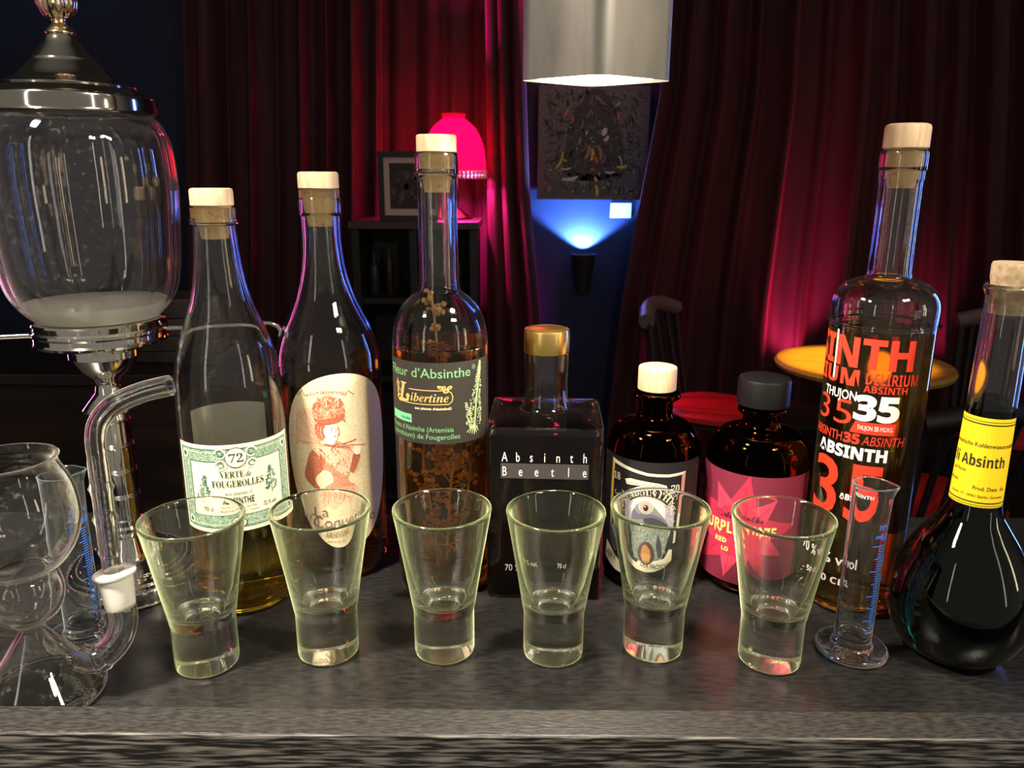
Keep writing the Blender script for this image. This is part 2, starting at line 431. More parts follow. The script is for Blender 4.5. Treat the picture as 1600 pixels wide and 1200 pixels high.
curtain('curtain', 'wide dark red velvet curtain hanging left of the picture frame', [(288, 600, 0), (296, 600, 330), (296, 600, 700)], 3.62, 8, .055, 3)
curtain('curtain', 'dark red velvet curtain lit magenta behind the fringed table lamp', [(590, 775, 0), (590, 775, 700)], 3.76, 4, .03, 5)
curtain('curtain', 'narrow dark red curtain gathered between the table lamp and the blue wall', [(755, 812, 0), (757, 822, 300), (757, 838, 480), (757, 848, 700)], 3.55, 3, .06, 8)
curtain('curtain', 'wide dark red velvet curtain right of the painting, behind the table and chairs', [(1048, 1720, 0), (1036, 1720, 150), (1000, 1720, 340), (975, 1720, 480), (955, 1720, 660)], 3.66, 13, .06, 11)

# ================================================================== BACKGROUND THINGS
# ---- painting, card, uplight
p0, p1 = at(842, 133, 3.87), at(1008, 312, 3.87)
pw, ph_ = p1.x - p0.x, p0.z - p1.z
t = thing('painting', 'dark unframed abstract painting on the blue wall above the uplight', 'painting', ((p0.x + p1.x) / 2, 3.858, p1.z))
MB().box(-pw / 2, pw / 2, 0, .084, 0, ph_).build('canvas', mat('canvas_edge', srgb(150, 140, 135), .7), t, smooth=0)
a = Art(); rnd = random.Random(4)
pal = [ink('paint_%d' % i, *c) for i, c in enumerate([(46, 43, 45), (78, 75, 78), (104, 102, 108), (22, 20, 22), (128, 104, 62), (186, 158, 62), (170, 74, 54), (62, 76, 96), (176, 172, 166), (56, 66, 56)])]
dk = vary(mat('painted_ground', (.03, .03, .03), .5), srgb(36, 36, 36), srgb(104, 102, 104), 1.3, 6, coord='UV', lo=.35, hi=.7)
a.rect(-pw / 2, pw / 2, 0, ph_, dk, 0)
def dab(x, y, L, wd, ang, m, lay):
    pts = [(x + L * (k / 5 - .5) * cos(ang + .5 * (k / 5 - .5)), y + L * (k / 5 - .5) * sin(ang + .5 * (k / 5 - .5))) for k in range(6)]
    a.stroke(pts, [wd * (.3 + .7 * sin(pi * (k + .5) / 6)) for k in range(6)], m, lay)
shade_d = vary(mat('painted_dark_figure', (.02, .02, .02), .5), srgb(14, 12, 14), srgb(52, 47, 50), 11, 6, coord='UV', lo=.38, hi=.68)
a.poly([(x * pw, y * ph_) for x, y in curve([(-.27, .24), (-.25, .50), (-.20, .72), (-.12, .90), (.02, .97), (.14, .90), (.21, .72), (.26, .50), (.29, .25), (.12, .18), (-.10, .17), (-.27, .24)], 5)[:-1]], shade_d, 1)
a.poly([(x * pw, y * ph_) for x, y in [(-.44, .03), (-.40, .16), (-.2, .24), (.1, .22), (.34, .25), (.46, .12), (.46, .03)]], vary(mat('painted_slate', (.05, .05, .06), .5), srgb(30, 32, 34), srgb(84, 90, 94), 9, 6, coord='UV'), 1)
for k in range(520):
    x, y = rnd.uniform(-.44, .44), rnd.uniform(.05, .95)
    core = abs(x) < .29 - .20 * max(0, y - .5) and y > .2
    if core: m_ = rnd.choice([pal[3]] * 9 + [pal[0]] * 5 + [pal[1], pal[1], pal[6], pal[2], pal[4], pal[8]])
    elif y < .27: m_ = rnd.choice([pal[0], pal[0], pal[3], pal[3], pal[7], pal[1], pal[5], pal[8], pal[9]])
    else: m_ = rnd.choice([pal[0]] * 4 + [pal[1], pal[9], pal[3]])
    sc = .55 if m_ in (pal[5], pal[6], pal[8], pal[4]) else 1
    dab(x * pw, y * ph_, rnd.uniform(.03, .10) * pw * sc, rnd.uniform(.006, .020) * pw * sc, rnd.choice([pi / 2, pi / 2, .2, -.3, 1.1, 2.0]) + rnd.uniform(-.4, .4), m_, 2 + k % 4)
for x, y, L, wd, ang, c in [(-.04, .42, .13, .035, 1.3, 4), (.0, .40, .11, .030, 1.5, 5), (.07, .42, .13, .028, 1.8, 4), (.03, .36, .08, .03, 2.2, 6), (.0, .27, .04, .03, 0, 6), (-.29, .34, .17, .018, 1.15, 5), (-.24, .27, .10, .014, .1, 8), (.27, .29, .10, .022, .1, 5), (.26, .35, .10, .012, 1.9, 8), (.16, .24, .09, .018, 0, 8), (-.2, .18, .15, .030, .15, 8), (-.08, .15, .12, .025, -.1, 2), (.05, .08, .10, .030, 1.7, 5), (.10, .60, .07, .045, 1.2, 8), (.12, .54, .06, .03, .8, 8), (-.25, .76, .09, .018, 1.2, 6), (-.19, .70, .07, .014, 1.3, 6), (.22, .74, .08, .016, 1.8, 6), (-.12, .86, .14, .012, .9, 2), (.06, .86, .14, .012, -.7, 2), (-.10, .66, .10, .012, 1.3, 2), (.02, .72, .12, .010, 1.5, 1), (-.12, .52, .07, .03, 1.3, 2)]:
    dab(x * pw, y * ph_, L * pw, wd * pw, ang, pal[c], 6)
a.wrap('painted_face', t, y=0, lift=.0006)
q = at(970, 329, 3.945); hw = .052
o = MB().box(-hw, hw, -.004, 0, -.036, .036).build('caption_card', mat('white_card', srgb(225, 215, 215), .7), smooth=0, loc=(q.x, 3.9495, q.z))
tag(o, 'small blank white caption card on the blue wall below the painting', 'card')
q = at(912, 397, 3.876)
t = thing('wall_light', 'dark cone shaped wall light throwing blue light up at the painting', 'wall light', (q.x, 3.876, q.z))
MB().lathe([(.0, -.19), (.028, -.19), (.030, -.185), (.062, -.004), (.064, 0), (.060, 0), (.028, -.17), (0, -.17)], 40).build('cone_shade', mat('dark_bronze_metal', (.016, .015, .018), .6), t)
MB().box(-.02, .02, .02, .073, -.13, -.06).build('wall_bracket', MATS['dark_bronze_metal'], t, smooth=0)
MB().lathe([(0, -.08), (.03, -.07), (.035, -.05), (.025, -.03), (0, -.025)], 24).build('bulb', mat('blue_bulb', (.3, .4, 1), .4, 0, **{'Emission Color': (.15, .3, 1), 'Emission Strength': 2.0}), t)

# ---- cabinet, lamp, picture
q = at(745, 347, 3.2); q2 = at(548, 347, 3.2)
ct = q.z
t = thing('cabinet', 'black open cabinet carrying the pink lamp and the picture frame', 'cabinet', ((q.x + q2.x) / 2, 3.35, FLOOR))
hw = (q.x - q2.x) / 2; H_ = ct - FLOOR
MB().box(-hw - .01, hw + .01, -.17, .23, H_ - .03, H_).build('cabinet_top', mat('dark_varnished_top', (.05, .022, .02), .35), t, smooth=0, bevel=.003)
for x in (-hw, 0 - .02, hw - .03): MB().box(x, x + .03, -.15, .18, 0, H_ - .03).build('side_panel', black_wood, t, smooth=0)
MB().box(-hw, hw, .16, .18, 0, H_ - .03).build('back_panel', black_wood, t, smooth=0)
for z in (.03, H_ - .34, H_ - .68): MB().box(-hw + .03, hw - .03, -.14, .16, z, z + .025).build('shelf', black_wood, t, smooth=0)
gr = [mat('dull_grey_item', (.014, .014, .015), .5), mat('dull_brown_item', (.016, .009, .008), .5), mat('dull_black_item', (.012, .012, .013), .35)]
bx0 = (q.x + q2.x) / 2
for k, (x, wd, h, mi_) in enumerate([(-.19, .05, .19, 0), (-.125, .04, .22, 1), (.07, .035, .2, 2), (.12, .03, .17, 1), (.17, .045, .2, 0)]):
    o = MB().lathe([(0, 0), (wd * .45, 0), (wd * .5, .005), (wd * .5, h * .6), (wd * .42, h * .68), (wd * .18, h * .76), (wd * .16, h * .97), (wd * .19, h), (0, h)], 20).build('bottle', gr[mi_], loc=(bx0 + x, 3.32, FLOOR + H_ - .315))
    tag(o, ['grey bottle at the left end of the cabinet shelf below the picture', 'tall brown bottle beside the grey one on the cabinet shelf', 'black bottle in the right half of the cabinet shelf', 'small brown bottle between black and grey bottles in the cabinet', 'grey bottle at the right end of the cabinet shelf'][k], 'bottle', 'bottles in the cabinet')
# picture frame leaning on the curtain
pf0, pf1 = at(589, 236, 3.24), at(682, 343, 3.24)
fw_, fh_ = pf1.x - pf0.x, pf0.z - ct - .002
t = thing('picture_frame', 'small dark framed picture with pale mount standing beside the pink lamp', 'picture', ((pf0.x + pf1.x) / 2, 3.24, ct + .001))
b = .022
MB().box(-fw_ / 2, fw_ / 2, 0, .025, fh_ - b, fh_).box(-fw_ / 2, fw_ / 2, 0, .025, 0, b).box(-fw_ / 2, -fw_ / 2 + b, 0, .025, b, fh_ - b).box(fw_ / 2 - b, fw_ / 2, 0, .025, b, fh_ - b).build('frame', black_wood, t, smooth=0)
MB().box(-fw_ / 2 + b, fw_ / 2 - b, .010, .024, b, fh_ - b).build('mount', mat('pale_mount_card', (.55, .38, .36), .7), t, smooth=0)
a = Art(); a.rect(-fw_ / 2 + .045, fw_ / 2 - .045, .048, fh_ - .045, ink('print_dark', 40, 26, 28), 0)
rnd = random.Random(2)
for k in range(30): a.ell(rnd.uniform(-.06, .06), rnd.uniform(.07, fh_ - .07), rnd.uniform(.005, .018), rnd.uniform(.005, .02), ink('print_tone_%d' % (k % 3), *[(62, 42, 44), (90, 62, 62), (30, 20, 22)][k % 3]), 1 + k % 3, 10)
a.wrap('print', t, y=.010, lift=.0006)
# lamp
lq = at(710, 268, 3.45)
t = thing('table_lamp', 'glowing pink table lamp with domed pleated shade and beaded fringe', 'lamp', (lq.x, 3.45, ct + .001))
zr = lq.z - ct; ztop = at(710, 178, 3.45).z - ct; rr = .133
shade_m = mat('pink_pleated_fabric', (.4, .03, .09), .8)
n, l, b_ = nodes(shade_m)
tr = n.new('ShaderNodeBsdfTranslucent'); tr.inputs[0].default_value = (.85, .07, .26, 1); mx = n.new('ShaderNodeMixShader'); mx.inputs[0].default_value = .8
l.new(b_.outputs[0], mx.inputs[1]); l.new(tr.outputs[0], mx.inputs[2]); l.new(mx.outputs[0], n['Material Output'].inputs[0])
hh = ztop - zr
sp = curve([(rr, zr), (rr * .985, zr + hh * .2), (rr * .90, zr + hh * .48), (rr * .68, zr + hh * .74), (rr * .42, zr + hh * .87), (rr * .32, zr + hh * .91), (rr * .38, zr + hh)])
sh = MB().lathe(sp, 96, lambda a_, z, r: r * (1 + .012 * cos(24 * a_))).build('lamp_shade', shade_m, t, smooth=180)
sd = sh.modifiers.new('cloth', 'SOLIDIFY'); sd.thickness = .002
fr = MB()
for k in range(44):
    A = 2 * pi * k / 44; X, Y_ = (rr + .002) * cos(A), (rr + .002) * sin(A)
    fr.ball((X, Y_, zr - .004), .0085, 8); fr.ball((X, Y_, zr - .022), .0078, 8, sq=(1, 1, 1.3))
fr.build('fringe', mat('cream_beads', (.95, .62, .5), .4), t, smooth=60)
MB().lathe(curve([(0, 0), (.07, 0), (.07, .01), (.05, .022), (.016, .05), (.022, .1), (.014, .16), (.01, zr)]), 32).build('lamp_base', mat('dark_brass', (.12, .06, .03), .3, 1), t)
lamp_bulb = MB().ball((0, 0, zr + .06), .026, 16).build('bulb', mat('lit_bulb', (1, .8, .7), .5, 0, **{'Emission Color': (1, .4, .6), 'Emission Strength': 10.0}), t)
for o in list(C.objects):
    if o.name == 'table_lamp_light': o.location = (lq.x, 3.45, ct + zr + .10)

# ---- dark stacked shelf boards far left, brown sideboard
t = thing('sideboard', 'dark brown wooden sideboard in the shadows behind the fountain', 'sideboard', (-1.15, 2.05, FLOOR))
MB().box(-.75, .47, -.2, .25, .05, .93).build('carcass', dark_brown, t, smooth=0, bevel=.004)
MB().box(-.78, .49, -.23, .26, .93, .96).build('sideboard_top', mat('sideboard_top_varnish', (.012, .007, .005), .35), t, smooth=0, bevel=.004)
MB().box(-.74, .46, -.18, .24, 0, .05).build('plinth', black_wood, t, smooth=0)
stone = vary(mat('dusty_grey_leather', (.10, .075, .07), .5), (.018, .013, .012), (.05, .038, .036), 14)
for k, (v, hw, h, lb) in enumerate([(535, .30, .03, 'flat dusty book lowest in the pile on the sideboard'), (515, .27, .04, 'grey brown book second from the bottom of the sideboard pile'), (480, .22, .045, 'pale dusty book near the top of the sideboard pile'), (440, .18, .05, 'smallest grey book topmost of the sideboard pile')]):
    z0 = FLOOR + .9605 + sum([.03, .04, .045, .05][:k]) + .0005 * k
    o = MB().box(-hw / 2, hw / 2, -.08, .08, 0, h).build('book', stone, smooth=0, bevel=.004, loc=(-.90 + .008 * k, 2.02, z0), rotz=.12 * k - .1)
    tag(o, lb, 'book', 'dusty books on the sideboard')

# ---- chairs and table
def chair(label, x, y, rotz, seat_m, wood, slats=3, H_=.88, lit_rail=None):
    t = thing('chair', label, 'chair', (x, y, FLOOR), rotz)
    MB().prism([(-.20, -.2), (.20, -.2), (.22, .19), (-.22, .19)], .43, .445).build('seat_frame', wood, t, smooth=0)
    MB().lathe([(0, .445), (.19, .445), (.205, .455), (.205, .475), (.18, .49), (0, .495)], 40, lambda a_, z, r: r * (1 + .06 * abs(sin(2 * a_)))).build('seat', seat_m, t)
    for sx in (-1, 1):
        MB().tube([(.17 * sx, -.17, .43), (.18 * sx, -.18, 0)], [.016, .012], 12).build('leg', wood, t)
        MB().tube(curve([(.18 * sx, .22, 0), (.18 * sx, .18, .3), (.18 * sx, .175, .46), (.19 * sx, .22, .7), (.19 * sx, .25, H_ - .02)]), .015, 12).build('leg', wood, t)
    MB().tube(curve([(-.21, .25, H_ - .04), (-.1, .285, H_ - .01), (0, .295, H_), (.1, .285, H_ - .01), (.21, .25, H_ - .04)]), .034, 14).build('top_rail', lit_rail or wood, t)
    for k in range(slats):
        xx = (k - (slats - 1) / 2) * .30 / max(slats - 1, 1)
        MB().tube([(xx, .185, .44), (xx, .235, .66), (xx, .285, H_ - .02)], .011, 10).build('back_slat', wood, t)
    return t
red_pad = mat('red_leatherette', (.50, .02, .02), .4)
rail_lit = mat('lit_black_rail', (.14, .11, .11), .3)  # lighter copy of the black wood: light on the top rails painted in
q = at(1098, 636, 3.3)
chair('dark wooden chair with a red padded seat left of the orange table', q.x + .02, 3.20, radians(62), red_pad, black_wood, 3, .90, rail_lit)
q = at(1512, 515, 3.1)
chair('dark wooden chair right of the orange table, seen between two bottles', q.x + .10, 2.92, radians(-28), red_pad, black_wood, 2, .89, rail_lit)
q = at(1468, 600, 2.25)
chair('black slatted chair with its back turned, in front of the orange table', q.x, 2.22, radians(184), red_pad, black_wood, 6, .84)
q = at(1255, 632, 2.5)
t = thing('stool', 'black stool with a curved chrome footrest hoop beside the tall red-lettered bottle', 'stool', (q.x - .02, 2.55, FLOOR))
MB().lathe([(0, .60), (.14, .60), (.15, .615), (.15, .64), (.13, .655), (0, .66)], 40).build('seat', black_plastic, t)
MB().tube([(0, 0, .02), (0, 0, .60)], .022, 16).build('post', chrome, t)
MB().lathe([(0, 0), (.18, 0), (.18, .008), (.05, .02), (0, .022)], 40).build('base', chrome, t)
MB().tube([(.15 * cos(k * pi / 14), .15 * sin(k * pi / 14) * .9, .22) for k in range(29)], .009, 10).build('footrest', chrome, t)
q = at(1347, 578, 2.85)
t = thing('round_table', 'round orange lit wooden table behind the tall red-lettered bottle', 'table', (q.x, 2.85, FLOOR))
MB().lathe([(0, .725), (.29, .725), (.315, .735), (.32, .748), (.312, .76), (0, .76)], 64).build('table_top', vary(mat('orange_brown_table', (.62, .32, .07), .4), (.55, .27, .05), (.68, .37, .09), 7, stretch=(1, 6, 1)), t)
MB().tube([(0, 0, .03), (0, 0, .725)], .035, 20).build('pedestal', black_wood, t)
MB().lathe([(0, 0), (.22, 0), (.22, .015), (.06, .04), (0, .045)], 48).build('base', black_wood, t)

# ================================================================== BAR
LIP = .0242
bt = thing('bar_counter', 'long black lacquered bar counter with a raised worn wooden front edge', 'bar counter', (0, 0, 0), radians(-.12))
MB().box(-1.4, 1.4, .392, .72, -.035, 0).build('bar_top', bar_black, bt, smooth=0, bevel=.002)
grain = vary(mat('black_stained_grain', (.03, .03, .03), .5), (.006, .0055, .005), (.16, .152, .142), 520, 10, stretch=(.07, 1, 1), lo=.45, hi=.66, bump=.3, dist=.0006)
fe = MB().box(-1.4, 1.4, .3695, .3935, -.07, LIP); fe.m[2] = 1
fe.build('front_edge', [lip_wood, grain], bt, smooth=0, bevel=.0016)
MB().box(-1.4, 1.4, .42, .70, FLOOR, -.0352).build('bar_body', black_wood, bt, smooth=0)

# ---- pendant lamp
t = thing('pendant_lamp', 'square grey metal pendant lamp hanging over the bar', 'lamp', (.0520, .52, .3895), radians(-1))
def rsq(a_, c_, n=6):
    return [(sx * (a_ - c_) + c_ * cos(s0 + k * pi / 2 / n), sy * (a_ - c_) + c_ * sin(s0 + k * pi / 2 / n)) for sx, sy, s0 in ((1, 1, 0), (-1, 1, pi / 2), (-1, -1, pi), (1, -1, 1.5 * pi)) for k in range(n + 1)]
steel = vary(mat('worn_grey_metal', (.40, .38, .35), .42, .8), (.11, .105, .098), (.22, .21, .195), 25, 6, stretch=(1, 1, .25), bump=.1, dist=.001)
def diamond(hx, hy, c_, n=6):
    P_, out_ = [(hx, 0), (0, hy), (-hx, 0), (0, -hy)], []
    for k in range(4):
        p_, q_, r_ = Vector(P_[k - 1]), Vector(P_[k]), Vector(P_[(k + 1) % 4])
        a_, b_ = q_ + (p_ - q_).normalized() * c_, q_ + (r_ - q_).normalized() * c_
        out_ += [tuple(a_ * (1 - u) ** 2 + q_ * 2 * u * (1 - u) + b_ * u * u) for u in [i / n for i in range(n + 1)]]
    return out_
A_, B_ = diamond(.0505, .0330, .0105), diamond(.0485, .0312, .0098); nA = len(A_)
vs = [(x, y, 0) for x, y in A_] + [(x, y, .30) for x, y in A_] + [(x, y, .002) for x, y in B_] + [(x, y, .29) for x, y in B_]
k4 = range(nA)
fs = [(k, (k + 1) % nA, nA + (k + 1) % nA, nA + k) for k in k4] + [tuple(nA + k for k in k4)]
MB().add(vs, fs).add(vs, [((k + 1) % nA, k, 2 * nA + k, 2 * nA + (k + 1) % nA) for k in k4]).build('lamp_shade', steel, t, smooth=50)
MB().add(vs, [(2 * nA + k, 3 * nA + k, 3 * nA + (k + 1) % nA, 2 * nA + (k + 1) % nA) for k in k4] + [tuple(3 * nA + k for k in k4)]).build('lining', mat('cream_lining', (.85, .76, .6), .6), t, smooth=50)
MB().lathe([(0, .03), (.010, .033), (.015, .045), (.013, .058), (.007, .072), (.006, .29), (0, .29)], 24).build('bulb', mat('warm_lamp_bulb', (1, .9, .7), .5, 0, **{'Emission Color': (1, .8, .5), 'Emission Strength': 3.0}), t)
MB().tube([(0, 0, .30), (0, 0, 1.6)], .003, 10).build('cable', black_plastic, t)

# ================================================================== BOTTLES
def bottle_root(name, label, x, y, extra=0): return thing(name, label, 'bottle', (x, y, .0004), facing(x, y, extra))
def stopper(parent, cap_prof, plug_r, z0, z1, cap_m=None, name='stopper'):
    c_ = MB().lathe(cap_prof, 56).build(name, cap_m or wood_cap, parent)
    MB().lathe([(0, z0), (plug_r * .72, z0), (plug_r * .86, z0 + (z1 - z0) * .35), (plug_r, z0 + (z1 - z0) * .6), (plug_r, z1), (0, z1)], 40).build('cork', cork, c_)
    return c_
def capprof(r, z0, z1, b=.002): return [(0, z0), (r - b * .4, z0), (r, z0 + b * .4), (r, z1 - b), (r - b * .3, z1 - b * .3), (r - b, z1), (0, z1)]
cream = vary(mat('cream_label_paper', srgb(244, 236, 214), .55), srgb(222, 212, 186), srgb(232, 224, 202), 3, coord='UV')

# ---- 1: green bordered label
x, y = -.2159, .5664
t = bottle_root('absinthe_bottle', 'clear bottle with green ornamental VERTE DE FOUGEROLLES label', x, y)
out = curve([(0, .004), (.022, .004), (.030, .0005), (.030, .0005), (.0365, .002), (.0391, .008), (.0393, .02), (.0394, .06), (.0395, .125), (.0389, .168), (.0377, .1885), (.0341, .2065), (.0274, .2255), (.0210, .2442), (.0168, .2668), (.0146, .2925), (.0145, .2955), (.0145, .2955), (.0152, .296), (.0160, .2975), (.0160, .300), (.0154, .3015), (.0155, .3075)])
pr, inn = vessel(out, .0028, .009)
MB().lathe(pr, 96).build('glass_body', g_clear, t, smooth=30)
MB().lathe(fill(inn, .105), 96).build('liquid', l_pale, t, smooth=30)
stopper(t, capprof(.0149, .309, .3215), .0128, .286, .309)
teal = ink('teal_ink', 18, 100, 84); dteal = ink('dark_green_ink', 24, 58, 44)
orn = mat('teal_ornament', (.5, .5, .5), .6)
n, l, b_ = nodes(orn)
tc = n.new('ShaderNodeTexCoord'); vo = n.new('ShaderNodeTexNoise'); vo.inputs['Scale'].default_value = 6.0; vo.inputs['Detail'].default_value = 3; vo.inputs['Distortion'].default_value = 2.5
cr = n.new('ShaderNodeValToRGB'); cr.color_ramp.interpolation = 'CONSTANT'
cr.color_ramp.elements[0].color = (*srgb(10, 98, 80), 1); cr.color_ramp.elements[1].position = .47; cr.color_ramp.elements[1].color = (*srgb(198, 206, 180), 1)
e_ = cr.color_ramp.elements.new(.56); e_.color = (*srgb(26, 116, 96), 1)
l.new(tc.outputs['UV'], vo.inputs['Vector']); l.new(vo.outputs['Fac'], cr.inputs[0]); l.new(cr.outputs[0], b_.inputs['Base Color'])
a = Art(); W = .0485; z0, z1 = .0724, .1411
a.rect(-W, W, z0, z1, cream, 0)
a.frame(-W + .003, W - .003, z0 + .0035, z1 - .003, .0095, orn, 1)
a.frame(-W + .003, W - .003, z0 + .0035, z1 - .003, .0006, teal, 2); a.frame(-W + .0125, W - .0125, z0 + .013, z1 - .0125, .0005, teal, 2)
a.frame(-W + .0055, W - .0055, z0 + .006, z1 - .0055, .0004, cream, 2)
for sx in (-1, 1):
    for sy, zz in ((1, .1345), (-1, .1255)):
        a.stroke([(sx * (.011 + .004 * cos(q)), zz + .0035 * sin(q)) for q in [k * .45 for k in range(13)]], .0009, cream, 3)
        a.stroke([(sx * (.011 + .0022 * cos(q)), zz + .002 * sin(q)) for q in [k * .5 for k in range(12)]], .0007, teal, 3)
    for zz in (z0 + .008, z1 - .008): a.ell(sx * (W - .008), zz, .0032, .0032, cream, 3); a.ell(sx * (W - .008), zz, .0018, .0018, teal, 4)
a.ell(0, .1310, .0079, .0079, dteal, 3); a.ell(0, .1310, .0073, .0073, cream, 4)
a.ell(0, .0795, .0042, .0036, dteal, 3); a.ell(0, .0795, .0034, .0029, cream, 4); a.ell(0, .0795, .0018, .0016, teal, 5)
a.text(serif('72'), 0, .1275, .0068, dteal, 5, w=.0100)
a.text(serif('VERTE'), -.0038, .1157, .0052, dteal, 3, w=.0172); a.text(serif_it('de'), .0078, .1157, .0042, dteal, 3, w=.0042)
a.text(serif('FOUGEROLLES'), 0, .1083, .0056, dteal, 3, w=.0372)
a.text('aux plantes d\u2019', 0, .1020, .0028, dteal, 3, w=.0196)
a.text(heavy('ABSINTHE'), 0, .0945, .0055, dteal, 3, w=.0212)
a.text('70 cl', -.0225, .0893, .0036, dteal, 3, w=.008); a.text('72 % vol', .0225, .0893, .0036, dteal, 3, w=.0105)
a.text('Distillerie Paul Devoille', 0, .0912, .0017, dteal, 3, w=.024); a.text('70220 Fougerolles - France', 0, .0882, .0017, dteal, 3, w=.027)
a.sprig(-.0265, .0955, .021, teal, 3, 5, .12, .0013, 12); a.sprig(.0255, .098, .021, teal, 3, 6, -.05, .0013, 12)
a.wrap('front_label', t, .0396)
a = Art(); a.rect(-.034, .034, .10, .152, mat('white_back_label', srgb(205, 205, 190), .6), 0)
o = a.wrap('back_label', t, .0396); o.rotation_euler.z = pi + .1

# ---- 2: oval label with lady
x, y = -.1525, .6225
t = bottle_root('absinthe_bottle', 'clear bottle with cream oval LA COQUETTE label showing a lady in a hat', x, y)
out = curve([(0, .005), (.024, .005), (.033, .0005), (.033, .0005), (.0395, .0025), (.0418, .009), (.0424, .02), (.0426, .06), (.0428, .12), (.0427, .165), (.0424, .1815), (.0409, .1936), (.0351, .2108), (.0286, .2245), (.0229, .2385), (.0176, .258), (.0152, .279), (.0150, .2995), (.0150, .2995), (.0161, .3005), (.0163, .304), (.0163, .312), (.0157, .3145), (.0158, .3195)])
pr, inn = vessel(out, .0030, .010)
MB().lathe(pr, 96).build('glass_body', g_clear, t, smooth=30)
MB().lathe(fill(inn, .170), 96).build('liquid', glass('brown_gold_liquid', (.72, .50, .16), 1.36), t, smooth=30)
stopper(t, capprof(.0157, .3205, .3335), .0130, .292, .3205)
for nm, c1, c2 in (('sepia_red', (142, 66, 44), (190, 112, 82)), ('sepia_mid', (176, 104, 76), (214, 160, 130)), ('sepia_light', (206, 158, 128), (228, 200, 170))):
    vary(mat(nm, (.5, .2, .1), .6), srgb(*c1), srgb(*c2), 7, 5, coord='UV', stretch=(1, 1.6, 1), lo=.36, hi=.64)
a = Art(); oval = vary(mat('oval_label_paper', srgb(236, 222, 190), .55), srgb(212, 196, 158), srgb(228, 214, 180), 4, coord='UV')
a.poly([(.007 + .0490 * (1 + .16 * sin(q) - .06 * cos(2 * q)) * cos(q), .1055 + .0755 * sin(q)) for q in [k * pi / 36 for k in range(72)]], oval, 0)
red, mid, lite, skin, lil = ink('sepia_red', 164, 84, 58), ink('sepia_mid', 194, 128, 100), ink('sepia_light', 226, 186, 158), ink('pale_face', 240, 226, 206), ink('lilac_letter', 130, 88, 100)
a.tf = lambda zx, zy: (.0428 * asin(max(-.98, min(.98, (440 + zx / 4 - 519) / 84))), .1792 - (580 + zy / 4 - 590) * .000548)
a.soft = True
a.poly([(110, 252), (150, 232), (205, 222), (232, 300), (236, 400), (255, 462), (190, 470), (120, 436), (96, 462), (90, 420), (100, 330)], lite, 1)
for p in ((110, 252), (150, 232), (96, 350), (96, 430)): a.stroke([(240, 440), p], .0004, mid, 2)
a.poly([(200, 262), (205, 225), (232, 182), (285, 150), (345, 165), (388, 200), (392, 250), (388, 290), (360, 308), (300, 314), (240, 308), (212, 292)], mid, 2)
rnd = random.Random(9)
for k in range(60):
    X, Y_ = rnd.uniform(212, 380), rnd.uniform(165, 300); A = rnd.uniform(0, 3)
    a.stroke([(X, Y_), (X + 16 * cos(A), Y_ + 16 * sin(A)), (X + 20 * cos(A + .8), Y_ + 20 * sin(A + .8))], .0005 + .0005 * (k % 2), [red, lite, red][k % 3], 3)
a.poly([(208, 285), (250, 292), (320, 285), (385, 262), (390, 285), (350, 312), (280, 322), (225, 312)], red, 4)
a.poly([(216, 318), (270, 330), (275, 365), (262, 400), (248, 420), (222, 395), (212, 350)], red, 3)
a.poly([(265, 345), (300, 330), (340, 328), (347, 358), (352, 380), (340, 395), (338, 415), (318, 428), (285, 412), (264, 384)], skin, 4)
a.poly([(282, 408), (318, 425), (330, 440), (300, 452), (262, 440)], skin, 3)
a.stroke([(232, 330), (222, 365), (236, 400), (250, 418)], .0006, mid, 4); a.stroke([(250, 335), (240, 370), (252, 402)], .0005, lite, 4); a.stroke([(345, 332), (352, 360), (351, 395)], .0006, red, 5)
a.stroke([(268, 440), (310, 456), (345, 444)], .0010, red, 5); a.stroke([(310, 456), (300, 482)], .0008, red, 5); a.stroke([(310, 456), (328, 480)], .0008, red, 5)
for k in range(7): a.stroke([(205 + k * 26, 232 - (k % 3) * 18), (216 + k * 26, 196 - (k % 2) * 22), (238 + k * 24, 190 - (k % 3) * 10), (244 + k * 22, 222)], .0009, [red, mid, lite][k % 3], 5)
a.stroke([(300, 352), (318, 347)], .0005, red, 5); a.stroke([(330, 350), (344, 352)], .0005, red, 5); a.ell(310, 360, 6, 3, red, 5, 8); a.ell(337, 361, 5, 3, red, 5, 8); a.stroke([(328, 362), (333, 380), (326, 383)], .0003, mid, 5); a.ell(329, 398, 7, 3.4, red, 5, 8)
a.poly([(182, 482), (240, 448), (300, 425), (345, 430), (420, 482), (415, 560), (394, 640), (400, 690), (432, 716), (250, 716), (300, 682), (292, 622), (240, 600), (200, 640), (196, 680), (220, 716), (190, 716), (135, 650), (152, 560)], mid, 2)
a.poly([(182, 482), (235, 470), (262, 520), (240, 600), (200, 640), (196, 680), (220, 716), (190, 716), (135, 650), (152, 560)], red, 3)
a.poly([(190, 478), (250, 456), (420, 500), (412, 590), (390, 650), (360, 640), (300, 580)], lite, 3)
for k in range(70):
    X, Y_ = rnd.uniform(205, 410), rnd.uniform(470, 640)
    if Y_ - 470 < (X - 180) * 1.1 + 30: a.stroke([(X, Y_), (X + rnd.uniform(-14, 14), Y_ + rnd.uniform(6, 20))], .0005, [mid, red][k % 2], 4)
for k in range(10): a.stroke([(160 + k * 3, 530 + k * 12), (225, 520 + k * 10)], .0003, mid, 4)
a.poly([(438, 515), (475, 530), (462, 585), (432, 636), (410, 622), (425, 565)], red, 3); a.poly([(440, 470), (462, 455), (480, 480), (472, 528), (442, 522), (436, 490)], skin, 4)
a.stroke([(330, 458), (420, 462), (512, 478)], .0011, mid, 5); a.stroke([(372, 450), (430, 440), (455, 432)], .0012, red, 5)
